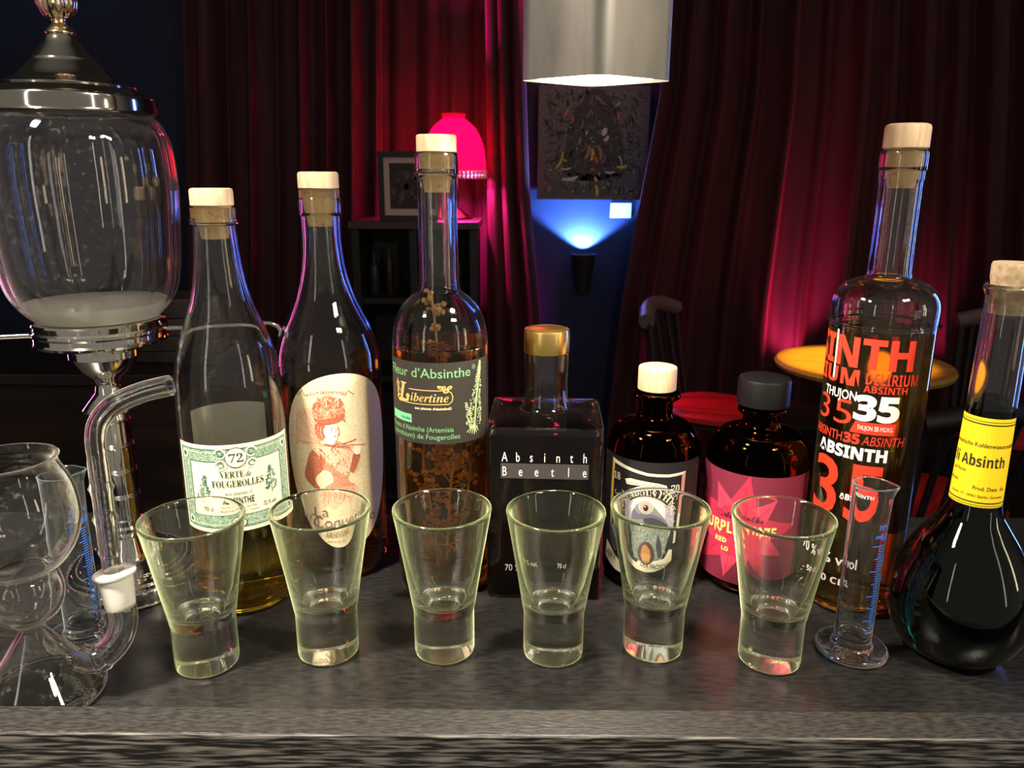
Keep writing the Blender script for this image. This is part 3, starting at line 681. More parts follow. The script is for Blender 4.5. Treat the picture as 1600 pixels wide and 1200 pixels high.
a.poly([(212, 722), (440, 716), (432, 800), (415, 850), (392, 800), (340, 840), (300, 862), (262, 830), (240, 850), (225, 790)], lite, 1)
for k in range(16): a.stroke([(235 + k * 13, 724), (228 + k * 13, 770 + (k * 37) % 60)], .0006, mid, 2)
a.stroke([(118, 155), (150, 120), (160, 150), (185, 152)], .0006, red, 2); a.stroke([(380, 150), (408, 155), (420, 130), (455, 160)], .0006, red, 2)
a.tf = None; a.soft = False
a.text(serif('LES PARISIENNES'), -.0030, .1655, .0024, red, 2, w=.031, arc=.06)
a.text('La', -.0125, .0610, .0088, lil, 4, w=.0120, bold=-.01); a.text('Coquette', .0065, .0515, .0098, lil, 4, w=.0530, bold=-.006)
a.stroke([(-.0195 - .004 * cos(q), .0560 + .0068 * sin(q)) for q in [k * .35 for k in range(15)]], .0006, lil, 4)
a.text(serif('ABSINTHE'), .0035, .0395, .0052, ink('faded_brown', 150, 122, 90), 4, w=.028, arc=-.07)
a.text('distillerie de Fougerolles', .0035, .0352, .0016, ink('faded_brown', 150, 122, 90), 4, w=.024, arc=-.06)
a.wrap('oval_label', t, .0429)

# ---- 3: Libertine with herbs
x, y = -.0563, .589
t = bottle_root('absinthe_bottle', 'amber bottle with dark grey FLEUR D\u2019ABSINTHE label and herb sprigs inside', x, y)
out = curve([(0, .004), (.022, .004), (.030, .0005), (.030, .0005), (.0350, .002), (.0371, .008), (.0372, .02), (.0372, .10), (.0372, .195), (.0372, .205), (.0362, .2160), (.0346, .2235), (.0303, .2325), (.0235, .2405), (.0165, .2462), (.0165, .2462), (.0156, .250), (.0150, .257), (.0147, .30), (.0147, .329), (.0147, .329), (.0152, .3298), (.0152, .3315), (.0152, .3315), (.0161, .3325), (.0161, .343), (.0156, .3465)])
pr, inn = vessel(out, .0027, .009)
MB().lathe(pr, 96).build('glass_body', g_clear, t, smooth=30)
MB().lathe(fill(inn, .206), 96).build('liquid', l_amber, t, smooth=30)
stopper(t, capprof(.0147, .3475, .3597, .0012), .0128, .319, .3475)
a = Art(); gl = ink('charcoal_label', 42, 39, 34); gn = ink('mint_letter', 112, 168, 118); gd = ink('gold_letter', 206, 168, 98)
a.rect(-.066, .045, .1340, .1975, gl, 0)
a.text('Fleur d\u2019Absinthe', -.0125, .1858, .0075, gn, 1, w=.0720, bold=.003); a.text('\u00ae', .0268, .1905, .0035, gn, 1)
a.text(serif_it('L'), -.0315, .1665, .0150, gd, 2, w=.0120, bold=.01); a.ell(-.0325, .1667, .0048, .0013, gd, 2, 16); a.ell(-.0272, .1706, .0018, .0018, gd, 2, 16)
a.text(serif_it('ibertine'), -.0095, .1672, .0068, gd, 2, w=.0300)
fr_ = [(-.0260, .1762), (.0035, .1762), (.0075, .1745), (.0087, .171), (.0080, .1675), (.0055, .1655), (-.0230, .1652), (-.0360, .1655)]
a.stroke(fr_, .0007, gd, 1)
for X, Y_, A, B, rt in ((-.0005, .1785, .0026, .0014, -.4), (.0036, .1760, .0024, .0020, .2), (.0062, .1782, .0022, .0014, .5), (.0022, .1790, .0014, .0009, 0)): a.ell(X, Y_, A, B, gd, 2, 16, rt); a.ell(X, Y_, A * .45, B * .45, ink('bronze_shadow', 140, 104, 50), 3, 10, rt)
for k in range(3): a.stroke([(-.0385 + .0012 * k + .0022 * cos(q), .1775 - .0050 * k + .0024 * sin(q)) for q in [j * .5 for j in range(11)]], .0006, gd, 2)
a.stroke([(-.0400, .1690), (-.0375, .1660), (-.0340, .1655)], .0012, gd, 2); a.stroke([(-.0395, .182), (-.0382, .176), (-.0388, .168)], .0012, gd, 2)
a.text('aux plantes d\u2019absinthe\u00ae', -.0066, .1612, .0019, ink('pale_gold', 240, 222, 176), 2, w=.0283, bold=.02)
a.rect(-.0490, -.0242, .1497, .1563, ink('mint_tag', 110, 196, 146), 1); a.text('r\u00e9colte', -.0305, .1515, .0030, gl, 2, w=.0105)
a.text('Plantes d\u2019Absinthe (Artemisia', .0090, .1436, .0041, gn, 1, w=.0585, al='R', bold=.003)
a.text('absinthium) de Fougerolles', .0140, .1378, .0041, gn, 1, w=.0620, al='R', bold=.003)
pg, pd = ink('wormwood_pale', 176, 190, 146), ink('wormwood_green', 110, 138, 86)
a.sprig(.0270, .1405, .0545, pg, 2, 3, .12, .0012, 30, .14); a.sprig(.0262, .142, .050, pd, 1, 13, .13, .0013, 26, .16); a.sprig(.0255, .1425, .022, pg, 2, 31, -.28, .0010, 12, .16)
for k in range(6): a.stroke([(.0268, .147), (.0268 + (k - 3) * .0024, .1385 + abs(k - 3) * .0010)], .0007, pg, 2)
a.wrap('front_label', t, .0373)
herb_m = vary(mat('dried_wormwood', (.50, .30, .08), .7), (.36, .20, .05), (.62, .40, .12), 90)
def herb(label, pts, spread, n, seed, z_hi):
    rnd = random.Random(seed)
    h = thing('herb_sprig', label, 'herb', (x, y, .0004), facing(x, y), 'herb sprigs in the amber bottle')
    P = curve(pts, 8); tw, bd = MB(), MB(); tw.tube(P, [.0009] * len(P), 8)
    for k in range(n):
        p = Vector(P[rnd.randrange(3, len(P))]); d = Vector((rnd.uniform(-1, 1), rnd.uniform(-1, .6), rnd.uniform(-.1, 1.1))).normalized() * rnd.uniform(.3, 1) * spread
        e = p + d; r_ = hypot(e.x, e.y)
        if r_ > .031: e.x *= .031 / r_; e.y *= .031 / r_
        e.z = min(e.z, z_hi); tw.tube([p - d * .02, (p + e) / 2 + Vector((0, 0, .001)), e], .0005, 6)
        for q_ in range(rnd.randint(1, 3)): bd.ball(e + Vector([rnd.uniform(-.003, .003) for _ in range(3)]), rnd.uniform(.0013, .0025), 8)
    tw.build('stem', herb_m, h); tag(bd.build('flower_buds', herb_m, h), None, None, kind='stuff')
herb('long dried herb sprig rising up the left of the amber bottle neck', [(-.004, -.008, .014), (-.008, -.012, .07), (-.012, -.010, .12), (-.002, -.006, .17), (-.003, 0, .21), (-.006, .002, .243)], .010, 60, 2, .245)
herb('bushy dried herb sprig in the middle of the amber bottle', [(.002, -.018, .03), (.004, -.020, .07), (.006, -.018, .11), (.004, -.016, .128)], .014, 70, 7, .2)
herb('short dried herb sprig at the right of the amber bottle', [(.010, -.008, .05), (.018, -.014, .10), (.020, -.012, .15), (.018, -.010, .20)], .009, 40, 12, .2)

# ---- 4: rectangular bottle
x, y = .0275, .6005
t = bottle_root('absinthe_bottle', 'rectangular dark ABSINTH BEETLE bottle with a gold screw cap', x, y)
def rrect(hx, hy, c_, n=5): return [(sx * (hx - c_) + c_ * cos(s0 + k * pi / 2 / n), sy * (hy - c_) + c_ * sin(s0 + k * pi / 2 / n)) for sx, sy, s0 in ((1, 1, 0), (-1, 1, pi / 2), (-1, -1, pi), (1, -1, 1.5 * pi)) for k in range(n + 1)]
def loft(mb, secs, cap0=True, cap1=True):
    n_ = len(secs[0][0]); vs = [(px, py, z) for poly, z in secs for px, py in poly]; fs = []
    for i in range(len(secs) - 1):
        for k in range(n_): k2 = (k + 1) % n_; fs.append((i * n_ + k, i * n_ + k2, (i + 1) * n_ + k2, (i + 1) * n_ + k))
    if cap0: fs.append(tuple(range(n_))[::-1])
    if cap1: fs.append(tuple((len(secs) - 1) * n_ + k for k in range(n_)))
    return mb.add(vs, fs)
HX, HY, HS = .0452, .0425, .1462
def circ(r, n_=24): return [(r * cos(pi / 4 * 0 + 2 * pi * (k + .5) / n_), r * sin(2 * pi * (k + .5) / n_)) for k in range(n_)]
def shell(d):
    hx, hy = HX - d, HY - d
    S = [(rrect(hx - .002, hy - .002, .003), 0 + d * 2.5), (rrect(hx, hy, .004), .002 + d * 2.5), (rrect(hx, hy, .004), HS - .003 - d), (rrect(hx - .0008, hy - .0008, .004), HS - .001 - d), (rrect(hx - .003, hy - .003, .004), HS - d)]
    S += [(circ(.0215 - d), HS + .0030 - d * .4), (circ(.0190 - d), HS + .0055), (circ(.0178 - d), HS + .010), (circ(.0170 - d), HS + .024), (circ(.0178 - d), HS + .046), (circ(.0178 - d), HS + .0500)]
    return S
def align(S):
    out_ = []
    for poly, z in S:
        k0 = min(range(len(poly)), key=lambda k: atan2(poly[k][1], poly[k][0]) % (2 * pi)); out_.append((poly[k0:] + poly[:k0], z))
    return out_
O_, I_ = align(shell(0)), align(shell(.003))
sec = O_ + [(p, z) for p, z in I_[::-1]]
loft(MB(), sec).build('glass_body', g_clear, t, smooth=35)
loft(MB(), align([(rrect(HX - .0026, HY - .0026, .003), .0072), (rrect(HX - .0026, HY - .0026, .003), .138)])).build('liquid', l_dark, t, smooth=35)
cp = MB().lathe([(0, .1958), (.0178, .1958), (.0181, .197), (.0181, .2125), (.0176, .2142), (.0160, .2148), (.0150, .2142), (0, .2140)], 64).build('screw_cap', gold, t)
wl = ink('white_print', 235, 232, 228)
a = Art(); a.rect(-.034, .034, .1040, .1163, mat('grey_print_bar', srgb(62, 58, 58), .5), 0)
for word, zz in (('Absinth', .1178), ('Beetle', .1060)):
    for k, c_ in enumerate(word):
        X = -.0310 + .0620 * k / (len(word) - 1); a.text(c_, X, zz, .0080, wl, 1, xs=.62)
a.wrap('brand_lettering', t, y=-HY, lift=.0002)
a = Art(); a.text('70 % vol.', -.0190, .0245, .0058, wl, 1, w=.0230); a.text('70 cl', .0160, .0245, .0058, wl, 1, w=.0085)
a.wrap('volume_lettering', t, y=-HY, lift=.0002)

# ---- 5: frog bottle
x, y = .1180, .6045
t = bottle_root('absinthe_bottle', 'squat dark brown bottle with wooden stopper and frog-eye ABSINTH label', x, y)
def apothecary(r, sh, nz, nr, lipr, lipz):
    return curve([(0, .004), (.022, .004), (.030, .0005), (.030, .0005), (r - .003, .002), (r - .0004, .007), (r, .02), (r, .06), (r, sh - .035), (r - .0004, sh - .026), (r - .0030, sh - .014), (r - .0085, sh - .005), (r - .0165, sh - .0008), (nr + .004, sh + .0008), (nr + .0008, sh + .0035), (nr, sh + .008), (nr, lipz - .003), (nr, lipz - .003), (lipr - .0015, lipz - .0015), (lipr, lipz), (lipr, lipz + .0025), (lipr - .0015, lipz + .004), (nr + .001, lipz + .0045)])
out = apothecary(.0388, .1390, 0, .0137, .0192, .1585)
pr, inn = vessel(out, .0030, .010)
MB().lathe(pr, 96).build('glass_body', g_brown, t, smooth=30)
MB().lathe(fill(inn, .118), 96).build('liquid', l_black, t, smooth=30)
stopper(t, capprof(.0155, .1642, .1835, .0016), .0104, .140, .1642)
a = Art()
bk, wh, yl, pk = ink('label_black', 22, 20, 22), ink('label_cream', 226, 220, 196), ink('label_gold', 206, 176, 60), ink('label_pink', 214, 140, 128)
fg, fd, fl_, eye = ink('frog_grey', 128, 140, 132), ink('frog_dark', 58, 62, 72), ink('frog_light', 178, 188, 180), ink('eye_pink', 206, 170, 160)
a.rect(-.052, .046, .016, .1145, bk, 0)
T = lambda zx, zy: ((zx - 492) * .0000842 - .0040, .1167 - zy * .0000933)
a.tf = T
a.poly([(105, 55), (300, 90), (500, 120), (700, 125), (875, 112), (860, 500), (845, 800), (760, 800), (110, 760), (90, 500)], wh, 1)
a.poly([(140, 95), (300, 118), (500, 145), (700, 150), (835, 138), (825, 500), (810, 800), (760, 800), (120, 760), (130, 500)], bk, 2)
a.poly([(108, 70), (140, 95), (130, 500), (118, 700), (100, 600), (95, 300)], yl, 2); a.poly([(835, 138), (870, 118), (855, 500), (822, 500)], pk, 2)
a.ell(510, 560, 275, 330, ink('lilac_sky', 176, 168, 190), 3, 40); a.ell(510, 480, 180, 170, ink('pale_sky', 214, 212, 218), 4, 32)
rnd = random.Random(21)
for k in range(46):
    sx = rnd.choice([rnd.uniform(150, 290), rnd.uniform(680, 800)]); sy = rnd.uniform(320, 560); q0 = rnd.uniform(0, 6)
    a.stroke([(sx + 20 * cos(q0 + j * .6), sy + 20 * sin(q0 + j * .6)) for j in range(7)], .0005, wh, 4)
a.poly([(280, 205), (340, 188), (480, 195), (600, 205), (680, 225), (690, 255), (560, 250), (420, 240), (300, 250)], wh, 4)
a.stroke([(310 + k * 18, 226 + 9 * sin(k * 1.9)) for k in range(19)], .0003, bk, 5)
a.poly([(140, 150), (230, 160), (230, 262), (140, 250)], bk, 4); a.poly([(720, 205), (812, 205), (812, 300), (720, 300)], bk, 4)
# arched black banner
arc_ = lambda R_, a0, a1, n_=20: [(510 + R_ * sin(a0 + (a1 - a0) * k / n_), 590 - R_ * cos(a0 + (a1 - a0) * k / n_)) for k in range(n_ + 1)]
a.poly(arc_(345, -.82, .82) + arc_(248, -.82, .82)[::-1], wh, 5); a.poly(arc_(336, -.80, .80) + arc_(257, -.80, .80)[::-1], bk, 6)
# frog
a.soft = True
a.poly([(330, 560), (360, 480), (400, 420), (450, 385), (520, 380), (570, 420), (620, 470), (690, 540), (730, 620), (735, 760), (700, 860), (640, 960), (420, 980), (330, 900), (290, 780), (300, 650)], fg, 5)
a.poly([(470, 540), (560, 520), (680, 560), (725, 610), (600, 585), (500, 580)], fd, 6)
a.poly([(360, 470), (420, 500), (560, 490), (690, 545), (560, 520), (430, 545), (340, 560)], ink('frog_violet', 104, 98, 122), 6)
for k in range(90):
    X, Y_ = rnd.uniform(310, 720), rnd.uniform(600, 950); q0 = rnd.uniform(0, 3)
    a.stroke([(X, Y_), (X + 22 * cos(q0), Y_ + 22 * sin(q0)), (X + 32 * cos(q0 + .7), Y_ + 32 * sin(q0 + .7))], .0005, [fl_, fd, fl_][k % 3], 6)
a.poly([(620, 680), (660, 760), (680, 880), (640, 930), (610, 800)], fd, 7)
a.ell(490, 432, 78, 62, fl_, 7); a.ell(490, 432, 58, 50, eye, 8); a.ell(490, 436, 26, 28, bk, 9); a.ell(482, 424, 8, 8, wh, 10, 12)
a.poly([(100, 700), (190, 640), (230, 700), (250, 800), (200, 920), (130, 860)], fd, 4); 
for k in range(16): a.stroke([(120 + k * 7, 690 + k * 9), (180 + k * 4, 660 + k * 14)], .0005, fl_, 5)
# banner
a.soft = False
a.poly([(62, 850), (110, 870), (180, 930), (260, 990), (380, 1020), (400, 980), (560, 960), (700, 920), (760, 840), (800, 850), (800, 960), (720, 1040), (600, 1090), (500, 1110), (360, 1110), (200, 1085), (50, 1010)], wh, 8)
a.ell(500, 885, 95, 122, ink('oval_dark', 70, 50, 50), 9); 
a.poly([(470, 800), (500, 790), (545, 830), (560, 900), (540, 970), (500, 990), (460, 960), (440, 900), (450, 840)], ink('oval_ochre', 176, 122, 60), 10)
for k in range(5): a.stroke([(470 + k * 16, 870), (468 + k * 16, 950)], .0006, ink('oval_pale', 214, 170, 112), 11)
a.tf = None
a.text(serif('18'), *T(185, 232), .0062, wh, 6, w=.0072); a.text(serif('70'), *T(766, 288), .0062, wh, 6, w=.0072)
X, Y_ = T(510, 590)
a.text(serif('ABSINTH'), X, Y_ + 266 * .0000933, .0056, wh, 8, w=.0345, arc=270 * .0000885)
a.text('HERR', *T(145, 1000), .0070, bk, 10, w=.0125); a.text('DER FR\u00d6SCHE', *T(610, 1052), .0058, bk, 10, w=.0300, arc=-.09)
a.wrap('front_label', t, .0389)

# ---- 6: pink label
x, y = .2040, .6005
t = bottle_root('absinthe_bottle', 'squat dark bottle with black cap and pink PURPLE HAZE label', x, y)
out = apothecary(.0412, .1335, 0, .0145, .0190, .1475)
pr, inn = vessel(out, .0030, .010)
MB().lathe(pr, 96).build('glass_body', g_brown, t, smooth=30)
MB().lathe(fill(inn, .110), 96).build('liquid', l_black, t, smooth=30)
c_ = MB().lathe(capprof(.0207, .1530, .1760, .0025), 64).build('cap', black_plastic, t)
MB().lathe([(0, .132), (.010, .132), (.0113, .140), (.0113, .153), (0, .153)], 32).build('cork', cork, c_)
a = Art(); p1_, p2_, p3_ = ink('label_plum', 120, 34, 60), ink('label_rose', 190, 44, 76), ink('label_bright_rose', 204, 62, 92)
a.rect(-.072, .055, .010, .1050, p1_, 0)
cx_, cz_ = -.012, .056
for k in range(10):
    A = 2 * pi * k / 10 + .15; L = [.050, .043][k % 2]; wd = .36
    a.poly([(cx_, cz_), (cx_ + L * .55 * cos(A - wd), cz_ + L * .55 * sin(A - wd)), (cx_ + L * cos(A), cz_ + L * sin(A)), (cx_ + L * .55 * cos(A + wd), cz_ + L * .55 * sin(A + wd))], [p2_, p3_][k % 2], 1 + k % 2)
    a.stroke([(cx_, cz_), (cx_ + L * .8 * cos(A), cz_ + L * .8 * sin(A))], .0005, p2_, 3)
a.ell(cx_, cz_, .022, .022, p2_, 3)
lime = ink('lime_letter', 226, 226, 130)
a.text(script('Absinthe'), -.0085, .0665, .0058, ink('script_black', 50, 26, 36), 5, w=.0330)
a.stroke([(-.026, .067), (-.031, .069), (-.029, .0715), (-.022, .0695)], .0004, ink('script_black', 50, 26, 36), 5)
a.text(heavy('PURPLE'), -.0440, .0535, .0095, lime, 5, w=.0345, al='L', bold=.01); a.text(heavy('HAZE'), .0190, .0535, .0095, lime, 5, w=.0235, al='R', bold=.01)
for X in (-.039, -.031, -.026, -.011, .003, .012): a.poly([(X, .0545), (X + .0016, .0545), (X + .0008, .0502)], lime, 5)
a.text(heavy('RED'), -.0290, .0440, .0042, lime, 5, w=.0105, al='L', bold=.02); a.text(heavy('LO'), -.0225, .0372, .0036, lime, 5, w=.0060, al='L', bold=.02)
a.wrap('front_label', t, .0413)

# ---- 7: tall 35
x, y = .2760, .5660
t = bottle_root('absinthe_bottle', 'tall amber bottle with red and white ABSINTH 35 lettering', x, y)
out = curve([(0, .004), (.022, .004), (.030, .0005), (.030, .0005), (.0350, .002), (.0365, .008), (.0366, .02), (.0366, .10), (.0366, .215), (.0368, .2260), (.0372, .2370), (.0365, .2440), (.0335, .2505), (.0280, .2560), (.0215, .2590), (.0165, .2610), (.0150, .2640), (.0147, .27), (.0143, .30), (.0142, .3280), (.0142, .3280), (.0148, .330), (.0148, .3355), (.0148, .3355), (.0156, .3365), (.0157, .340), (.0157, .3465), (.0152, .3490)])
pr, inn = vessel(out, .0028, .009)
MB().lathe(pr, 96).build('glass_body', g_clear, t, smooth=30)
MB().lathe(fill(inn, .223), 96).build('liquid', l_gold, t, smooth=30)
stopper(t, capprof(.0150, .3503, .3675, .0028), .0122, .324, .3503)
a = Art(); rd, wt = ink('vermilion_print', 226, 52, 26), ink('white_print', 235, 232, 228)
a.text(heavy('ABSINTH'), .0250, .1985, .0215, rd, 0, w=.1240, al='R', bold=.015)
a.text(heavy('DELIRIUM'), -.0105, .1845, .0120, rd, 0, w=.0900, al='R', bold=.01)
a.text(heavy('DELIRIUM'), -.0060, .1872, .0085, rd, 0, w=.0370, al='L'); a.text(heavy('ABSINTH'), -.0068, .1812, .0052, rd, 0, w=.0300, al='L')
a.text('THUJON', -.0108, .1735, .0072, wt, 0, w=.0290, al='R', bold=.012)
a.text('35', -.0125, .1545, .0195, rd, 0, w=.0330, al='R', bold=-.005)
a.text(heavy('35'), .0037, .1605, .0180, wt, 0, w=.0315, bold=.03)
a.poly([(-.0130, .1500), (.0175, .1500), (.0182, .1590), (-.0095, .1590)], rd, 0); a.text('THUJON ' + heavy('35') + ' MG/KG', .0040, .1530, .0035, wt, 1, w=.0240)
a.text('ABSINTH', -.0180, .1415, .0073, rd, 0, w=.0300, al='R', bold=.004); a.text(heavy('35'), -.0110, .1415, .0073, rd, 0, w=.0120, bold=.03); a.text('ABSINTH', -.0035, .1415, .0073, rd, 0, w=.0300, al='L', shear=.2)
a.text(heavy('ABSINTH'), .0150, .1295, .0092, wt, 0, w=.0545, al='R', bold=.025)
a.text('35', .0155, .0810, .0465, rd, 0, w=.0560, al='R', bold=.012)
a.text(heavy('ABSINTH'), -.0020, .0965, .0046, wt, 1, w=.0250, bold=.02)
a.wrap('brand_lettering', t, .0367)
a = Art(); a.text('70 % vol', -.0180, .0420, .0085, wt, 0, w=.0420, bold=.015); a.text(heavy('50 CL'), -.0150, .0255, .0055, wt, 0, w=.0230)
a.wrap('volume_lettering', t, .0367)

# ---- 8: flask
x, y = .3190, .4910
t = bottle_root('flask_bottle', 'round laboratory flask of dark green absinthe with yellow neck label', x, y)
out = curve([(0, .001), (.020, .0005), (.027, .002), (.037, .0105), (.0440, .026), (.0458, .041), (.0440, .058), (.0390, .073), (.0315, .088), (.0230, .1010), (.0182, .1090), (.0162, .118), (.0158, .126), (.0148, .175), (.0139, .245), (.0137, .2575), (.0137, .2575), (.0143, .2590), (.0158, .2620), (.0160, .2640), (.0152, .2652)])
pr, inn = vessel(out, .0020, .004)
MB().lathe(pr, 96).build('glass_body', g_clear, t, smooth=30)
MB().lathe(fill(inn, .184), 96).build('liquid', l_green, t, smooth=30)
MB().lathe([(0, .247), (.0112, .247), (.0119, .254), (.0121, .2655), (.0131, .270), (.0133, .2775), (.0126, .2795), (0, .2798)], 48).build('cork', vary(mat('pale_cork', (.40, .30, .19), .8), (.32, .22, .12), (.46, .36, .23), 250, bump=.1), t)
rfn = lambda z: .01605 - (z - .118) * .0200
a = Art(); ye = ink('yellow_label', 236, 206, 22); bk2 = ink('label_ink', 44, 38, 14)
a.rect(-.0240, .0235, .1067, .1718, ye, 0)
for zz, h in ((.1690, .0004), (.1668, .0009), (.1098, .0009), (.1080, .0004)): a.rect(-.0240, .0235, zz, zz + h, bk2, 1)
a.text('romatische Kohlenwasserstoffe', .0235, .1508, .0032, bk2, 1, w=.0470, al='R', bold=.004)
a.text(heavy('Absinth'), .0010, .1365, .0080, bk2, 1, w=.0290); a.text(heavy('li'), -.0185, .1365, .0080, bk2, 1, w=.0042)
a.text('garbase', -.0145, .1310, .0026, bk2, 1, w=.0110); a.text('all.de', -.0180, .1228, .0026, bk2, 1, w=.0090)
a.text('Prod. Date. 16.', .0080, .1195, .0029, bk2, 1, w=.0215, bold=.004); a.text('strasse 17  10961 Berlin, Germany', .0, .1140, .0021, bk2, 1, w=.0360)
for v_ in a.bm.verts: v_.co.x *= .95; v_.co.y = .118 + (v_.co.y - .1067) * .948
a.wrap('neck_label', t, rfn)

# ================================================================== GLASSES
sg_out = [(0, .0008), (.017, .0004), (.0196, .0006), (.0208, .0016), (.0213, .0035), (.0214, .020), (.0214, .0335), (.0216, .0355), (.0222, .0380), (.0262, .0640), (.0302, .0880), (.0337, .1085), (.0341, .1100), (.0339, .1109), (.0331, .1114), (.0322, .1110), (.0315, .1098), (.0309, .1080), (.0275, .0870), (.0232, .0630), (.0190, .0460), (.0178, .0432), (.0155, .0414), (.0110, .0405), (.006, .0402), (0, .0402)]
sg = MB().lathe(sg_out, 96)
sg_me = None
SPOTS = [(-.2126, .4713, 'shot glass leftmost of the row, in front of the green-bordered label bottle'),
         (-.1309, .4856, 'shot glass in front of the oval lady label bottle'),
         (-.0476, .4879, 'shot glass in front of the amber bottle with herb sprigs'),
         (.0305, .4855, 'shot glass in front of the rectangular gold-capped bottle'),
         (.1031, .4916, 'shot glass in front of the frog-eye label bottle'),
         (.1837, .4785, 'shot glass rightmost of the row, in front of the pink label bottle')]
for k, (x, y, lb) in enumerate(SPOTS):
    if k == 0: o = sg.build('shot_glass', g_shot, smooth=50); first = o
    else: o = first.copy(); C.objects.link(o)
    o.location = (x, y, .0003); o.rotation_euler.z = k * .7
    tag(o, 'clear greenish empty ' + lb, 'glass', 'empty shot glasses in a row')

def cylinder(label, x, y, extra):
    t = thing('measuring_cylinder', label, 'measuring cylinder', (x, y, .0003), facing(x, y, extra))
    out = [(0, .0010), (.016, .0004), (.0225, .0006), (.0240, .0018), (.0245, .0035), (.0238, .0052), (.0225, .0058), (.0150, .0066), (.0136, .0075), (.0128, .0095), (.0125, .014), (.0125, .05), (.0125, .09), (.0125, .122), (.0127, .1275), (.0131, .1290), (.0133, .1297)]
    pr = out + [(.0130, .1302), (.0124, .1300), (.0118, .1285), (.0113, .126), (.0112, .09), (.0112, .05), (.0112, .016), (.0106, .0125), (.0085, .0108), (.004, .0102), (0, .0100)]
    def spout(a_, z, r): return r + (.0035 * max(0, cos(a_ + pi / 2 - .5)) ** 14 * max(0, (z - .118) / .012) if z > .118 else 0)
    MB().lathe(pr, 72, spout).build('glass_body', g_cyl, t, smooth=50)
    a = Art(); bl = ink('blue_print', 56, 118, 226)
    for k in range(36):
        zz = .022 + k * .0019; L = .0085 if k % 10 == 5 else .0062 if k % 5 == 0 else .0040
        a.rect(-L, 0, zz, zz + .00075, bl, 0)
    for k, c_ in enumerate(('2', '4', '6', '8')): a.text(c_, .0040, .0300 + k * .0150, .0052, bl, 0, bold=.03)
    a.text('10', .0010, .0925, .0052, bl, 0, bold=.03); a.text('ml', -.0050, .0945, .0034, bl, 0, bold=.03); a.text('20\u00b0C', -.001, .1010, .0034, bl, 0, bold=.02)
    a.rect(.0075, .0095, .022, .0925, bl, 0)
    a.wrap('graduation_scale', t, .0126, .0015)
    return t
cylinder('measuring cylinder with blue scale standing behind the double-bulb glass vessel', -.3150, .5020, 52)
cylinder('measuring cylinder with blue scale and round foot at the right of the shot glass row', .2464, .4890, 62)

# ---- double bulb vessel
x, y = -.3064, .4345
t = thing('glass_vessel', 'clear double-bulb glass vessel with side arm at the left front of the bar', 'glass vessel', (x, y, .0003), 0)
out = curve([(0, .0010), (.032, .0006), (.0365, .0012), (.0378, .0035), (.0370, .0070), (.0370, .0070), (.0310, .0150), (.0220, .0270), (.0140, .0390), (.0085, .0480), (.0078, .0505), (.0100, .0545), (.0175, .0610), (.0212, .0690), (.0220, .0765), (.0200, .0860), (.0165, .0905), (.0165, .0905), (.0245, .0945), (.0325, .1055), (.0368, .1180), (.0376, .1270), (.0362, .1400), (.0335, .1490), (.0305, .1555), (.0288, .1600), (.0292, .1630), (.0302, .1645)])
ob_ = out
pr, inn = vessel(out, .0019, .0058)
MB().lathe(pr, 96).build('vessel_body', g_lab, t, smooth=50)
arm0, arm1, arm2 = at(124, 1026, .4325), at(192, 988, .4400), at(184, 905, .4440)
loc = Vector((x, y, .0003))
arm_p = curve([tuple(arm0 - loc), tuple(at(152, 1030, .4340) - loc), tuple(at(181, 1005, .4380) - loc), tuple(at(193, 972, .4410) - loc), tuple(at(190, 945, .4430) - loc)], 8)
nn = len(arm_p)
MB().tube(arm_p, [.0085 + .0012 * (abs(k - nn * .28) < 1.2) for k in range(nn)], 28, [.0064] * nn).build('side_arm', g_lab, t, smooth=60)
j0, j1 = at(189, 948, .4430) - loc, at(178, 892, .4450) - loc
d = (j1 - j0); jp = [j0 + d * q_ for q_ in (0, .1, .3, .6, .86, .90, .96, 1.0)]
MB().tube(jp, [.0086, .0093, .0096, .0102, .0106, .0128, .0130, .0120], 32, [.0062] * 8).build('ground_joint', g_frost, t, smooth=40)
a = Art(); fw2 = mat('white_base_print', srgb(230, 228, 215), .6)
for k in range(13):
    A = radians(-25 + k * 11); r_ = .0185; r2 = .0215
    a.stroke([(r_ * sin(A), r_ * cos(A)), (r2 * sin(A + .05), r2 * cos(A + .05))], .0006, fw2, 0)
    a.stroke([(r_ * sin(A + .08), r_ * cos(A + .08)), (r2 * sin(A), r2 * cos(A))], .0004, fw2, 0)
    if k % 3: a.stroke([((r_ + r2) / 2 * sin(A), (r_ + r2) / 2 * cos(A)), ((r_ + r2) / 2 * sin(A + .09), (r_ + r2) / 2 * cos(A + .09))], .0004, fw2, 0)
a.wrap('base_lettering', t, xf=lambda X, Y_, Z: (X + .004, Y_ - .006, .0050 + Z * .1))
# ---- bent tube stuck in the joint
e0 = at(177, 905, .4447)
path = [tuple(at(u, v, .4450)) for u, v in ((178, 912), (172, 870), (166, 820), (159, 767), (152, 715), (149, 685), (153, 662), (167, 642), (190, 626), (225, 612), (266, 602))]
P = curve(path, 10); n_ = len(P)
def rad_of(i):
    r_ = .0054 if i < 14 else .0061 if i < 40 else .0057 + .0006 * min(1, (i - 40) / 30)
    for c_ in (12, 22, 31): r_ += .0015 * math.exp(-((i - c_) / .9) ** 2)
    return r_
q = MB().tube([tuple(p) for p in P], [rad_of(i) for i in range(n_)], 28, [.0036] * n_)
o = q.build('bent_glass_tube', g_lab, smooth=60)
cen = Vector(P[0]); o.data.transform(Matrix.Translation(-cen)); o.location = cen
tag(o, 'bent clear glass tube with ridges standing in the frosted side joint of the vessel', 'glass tube')

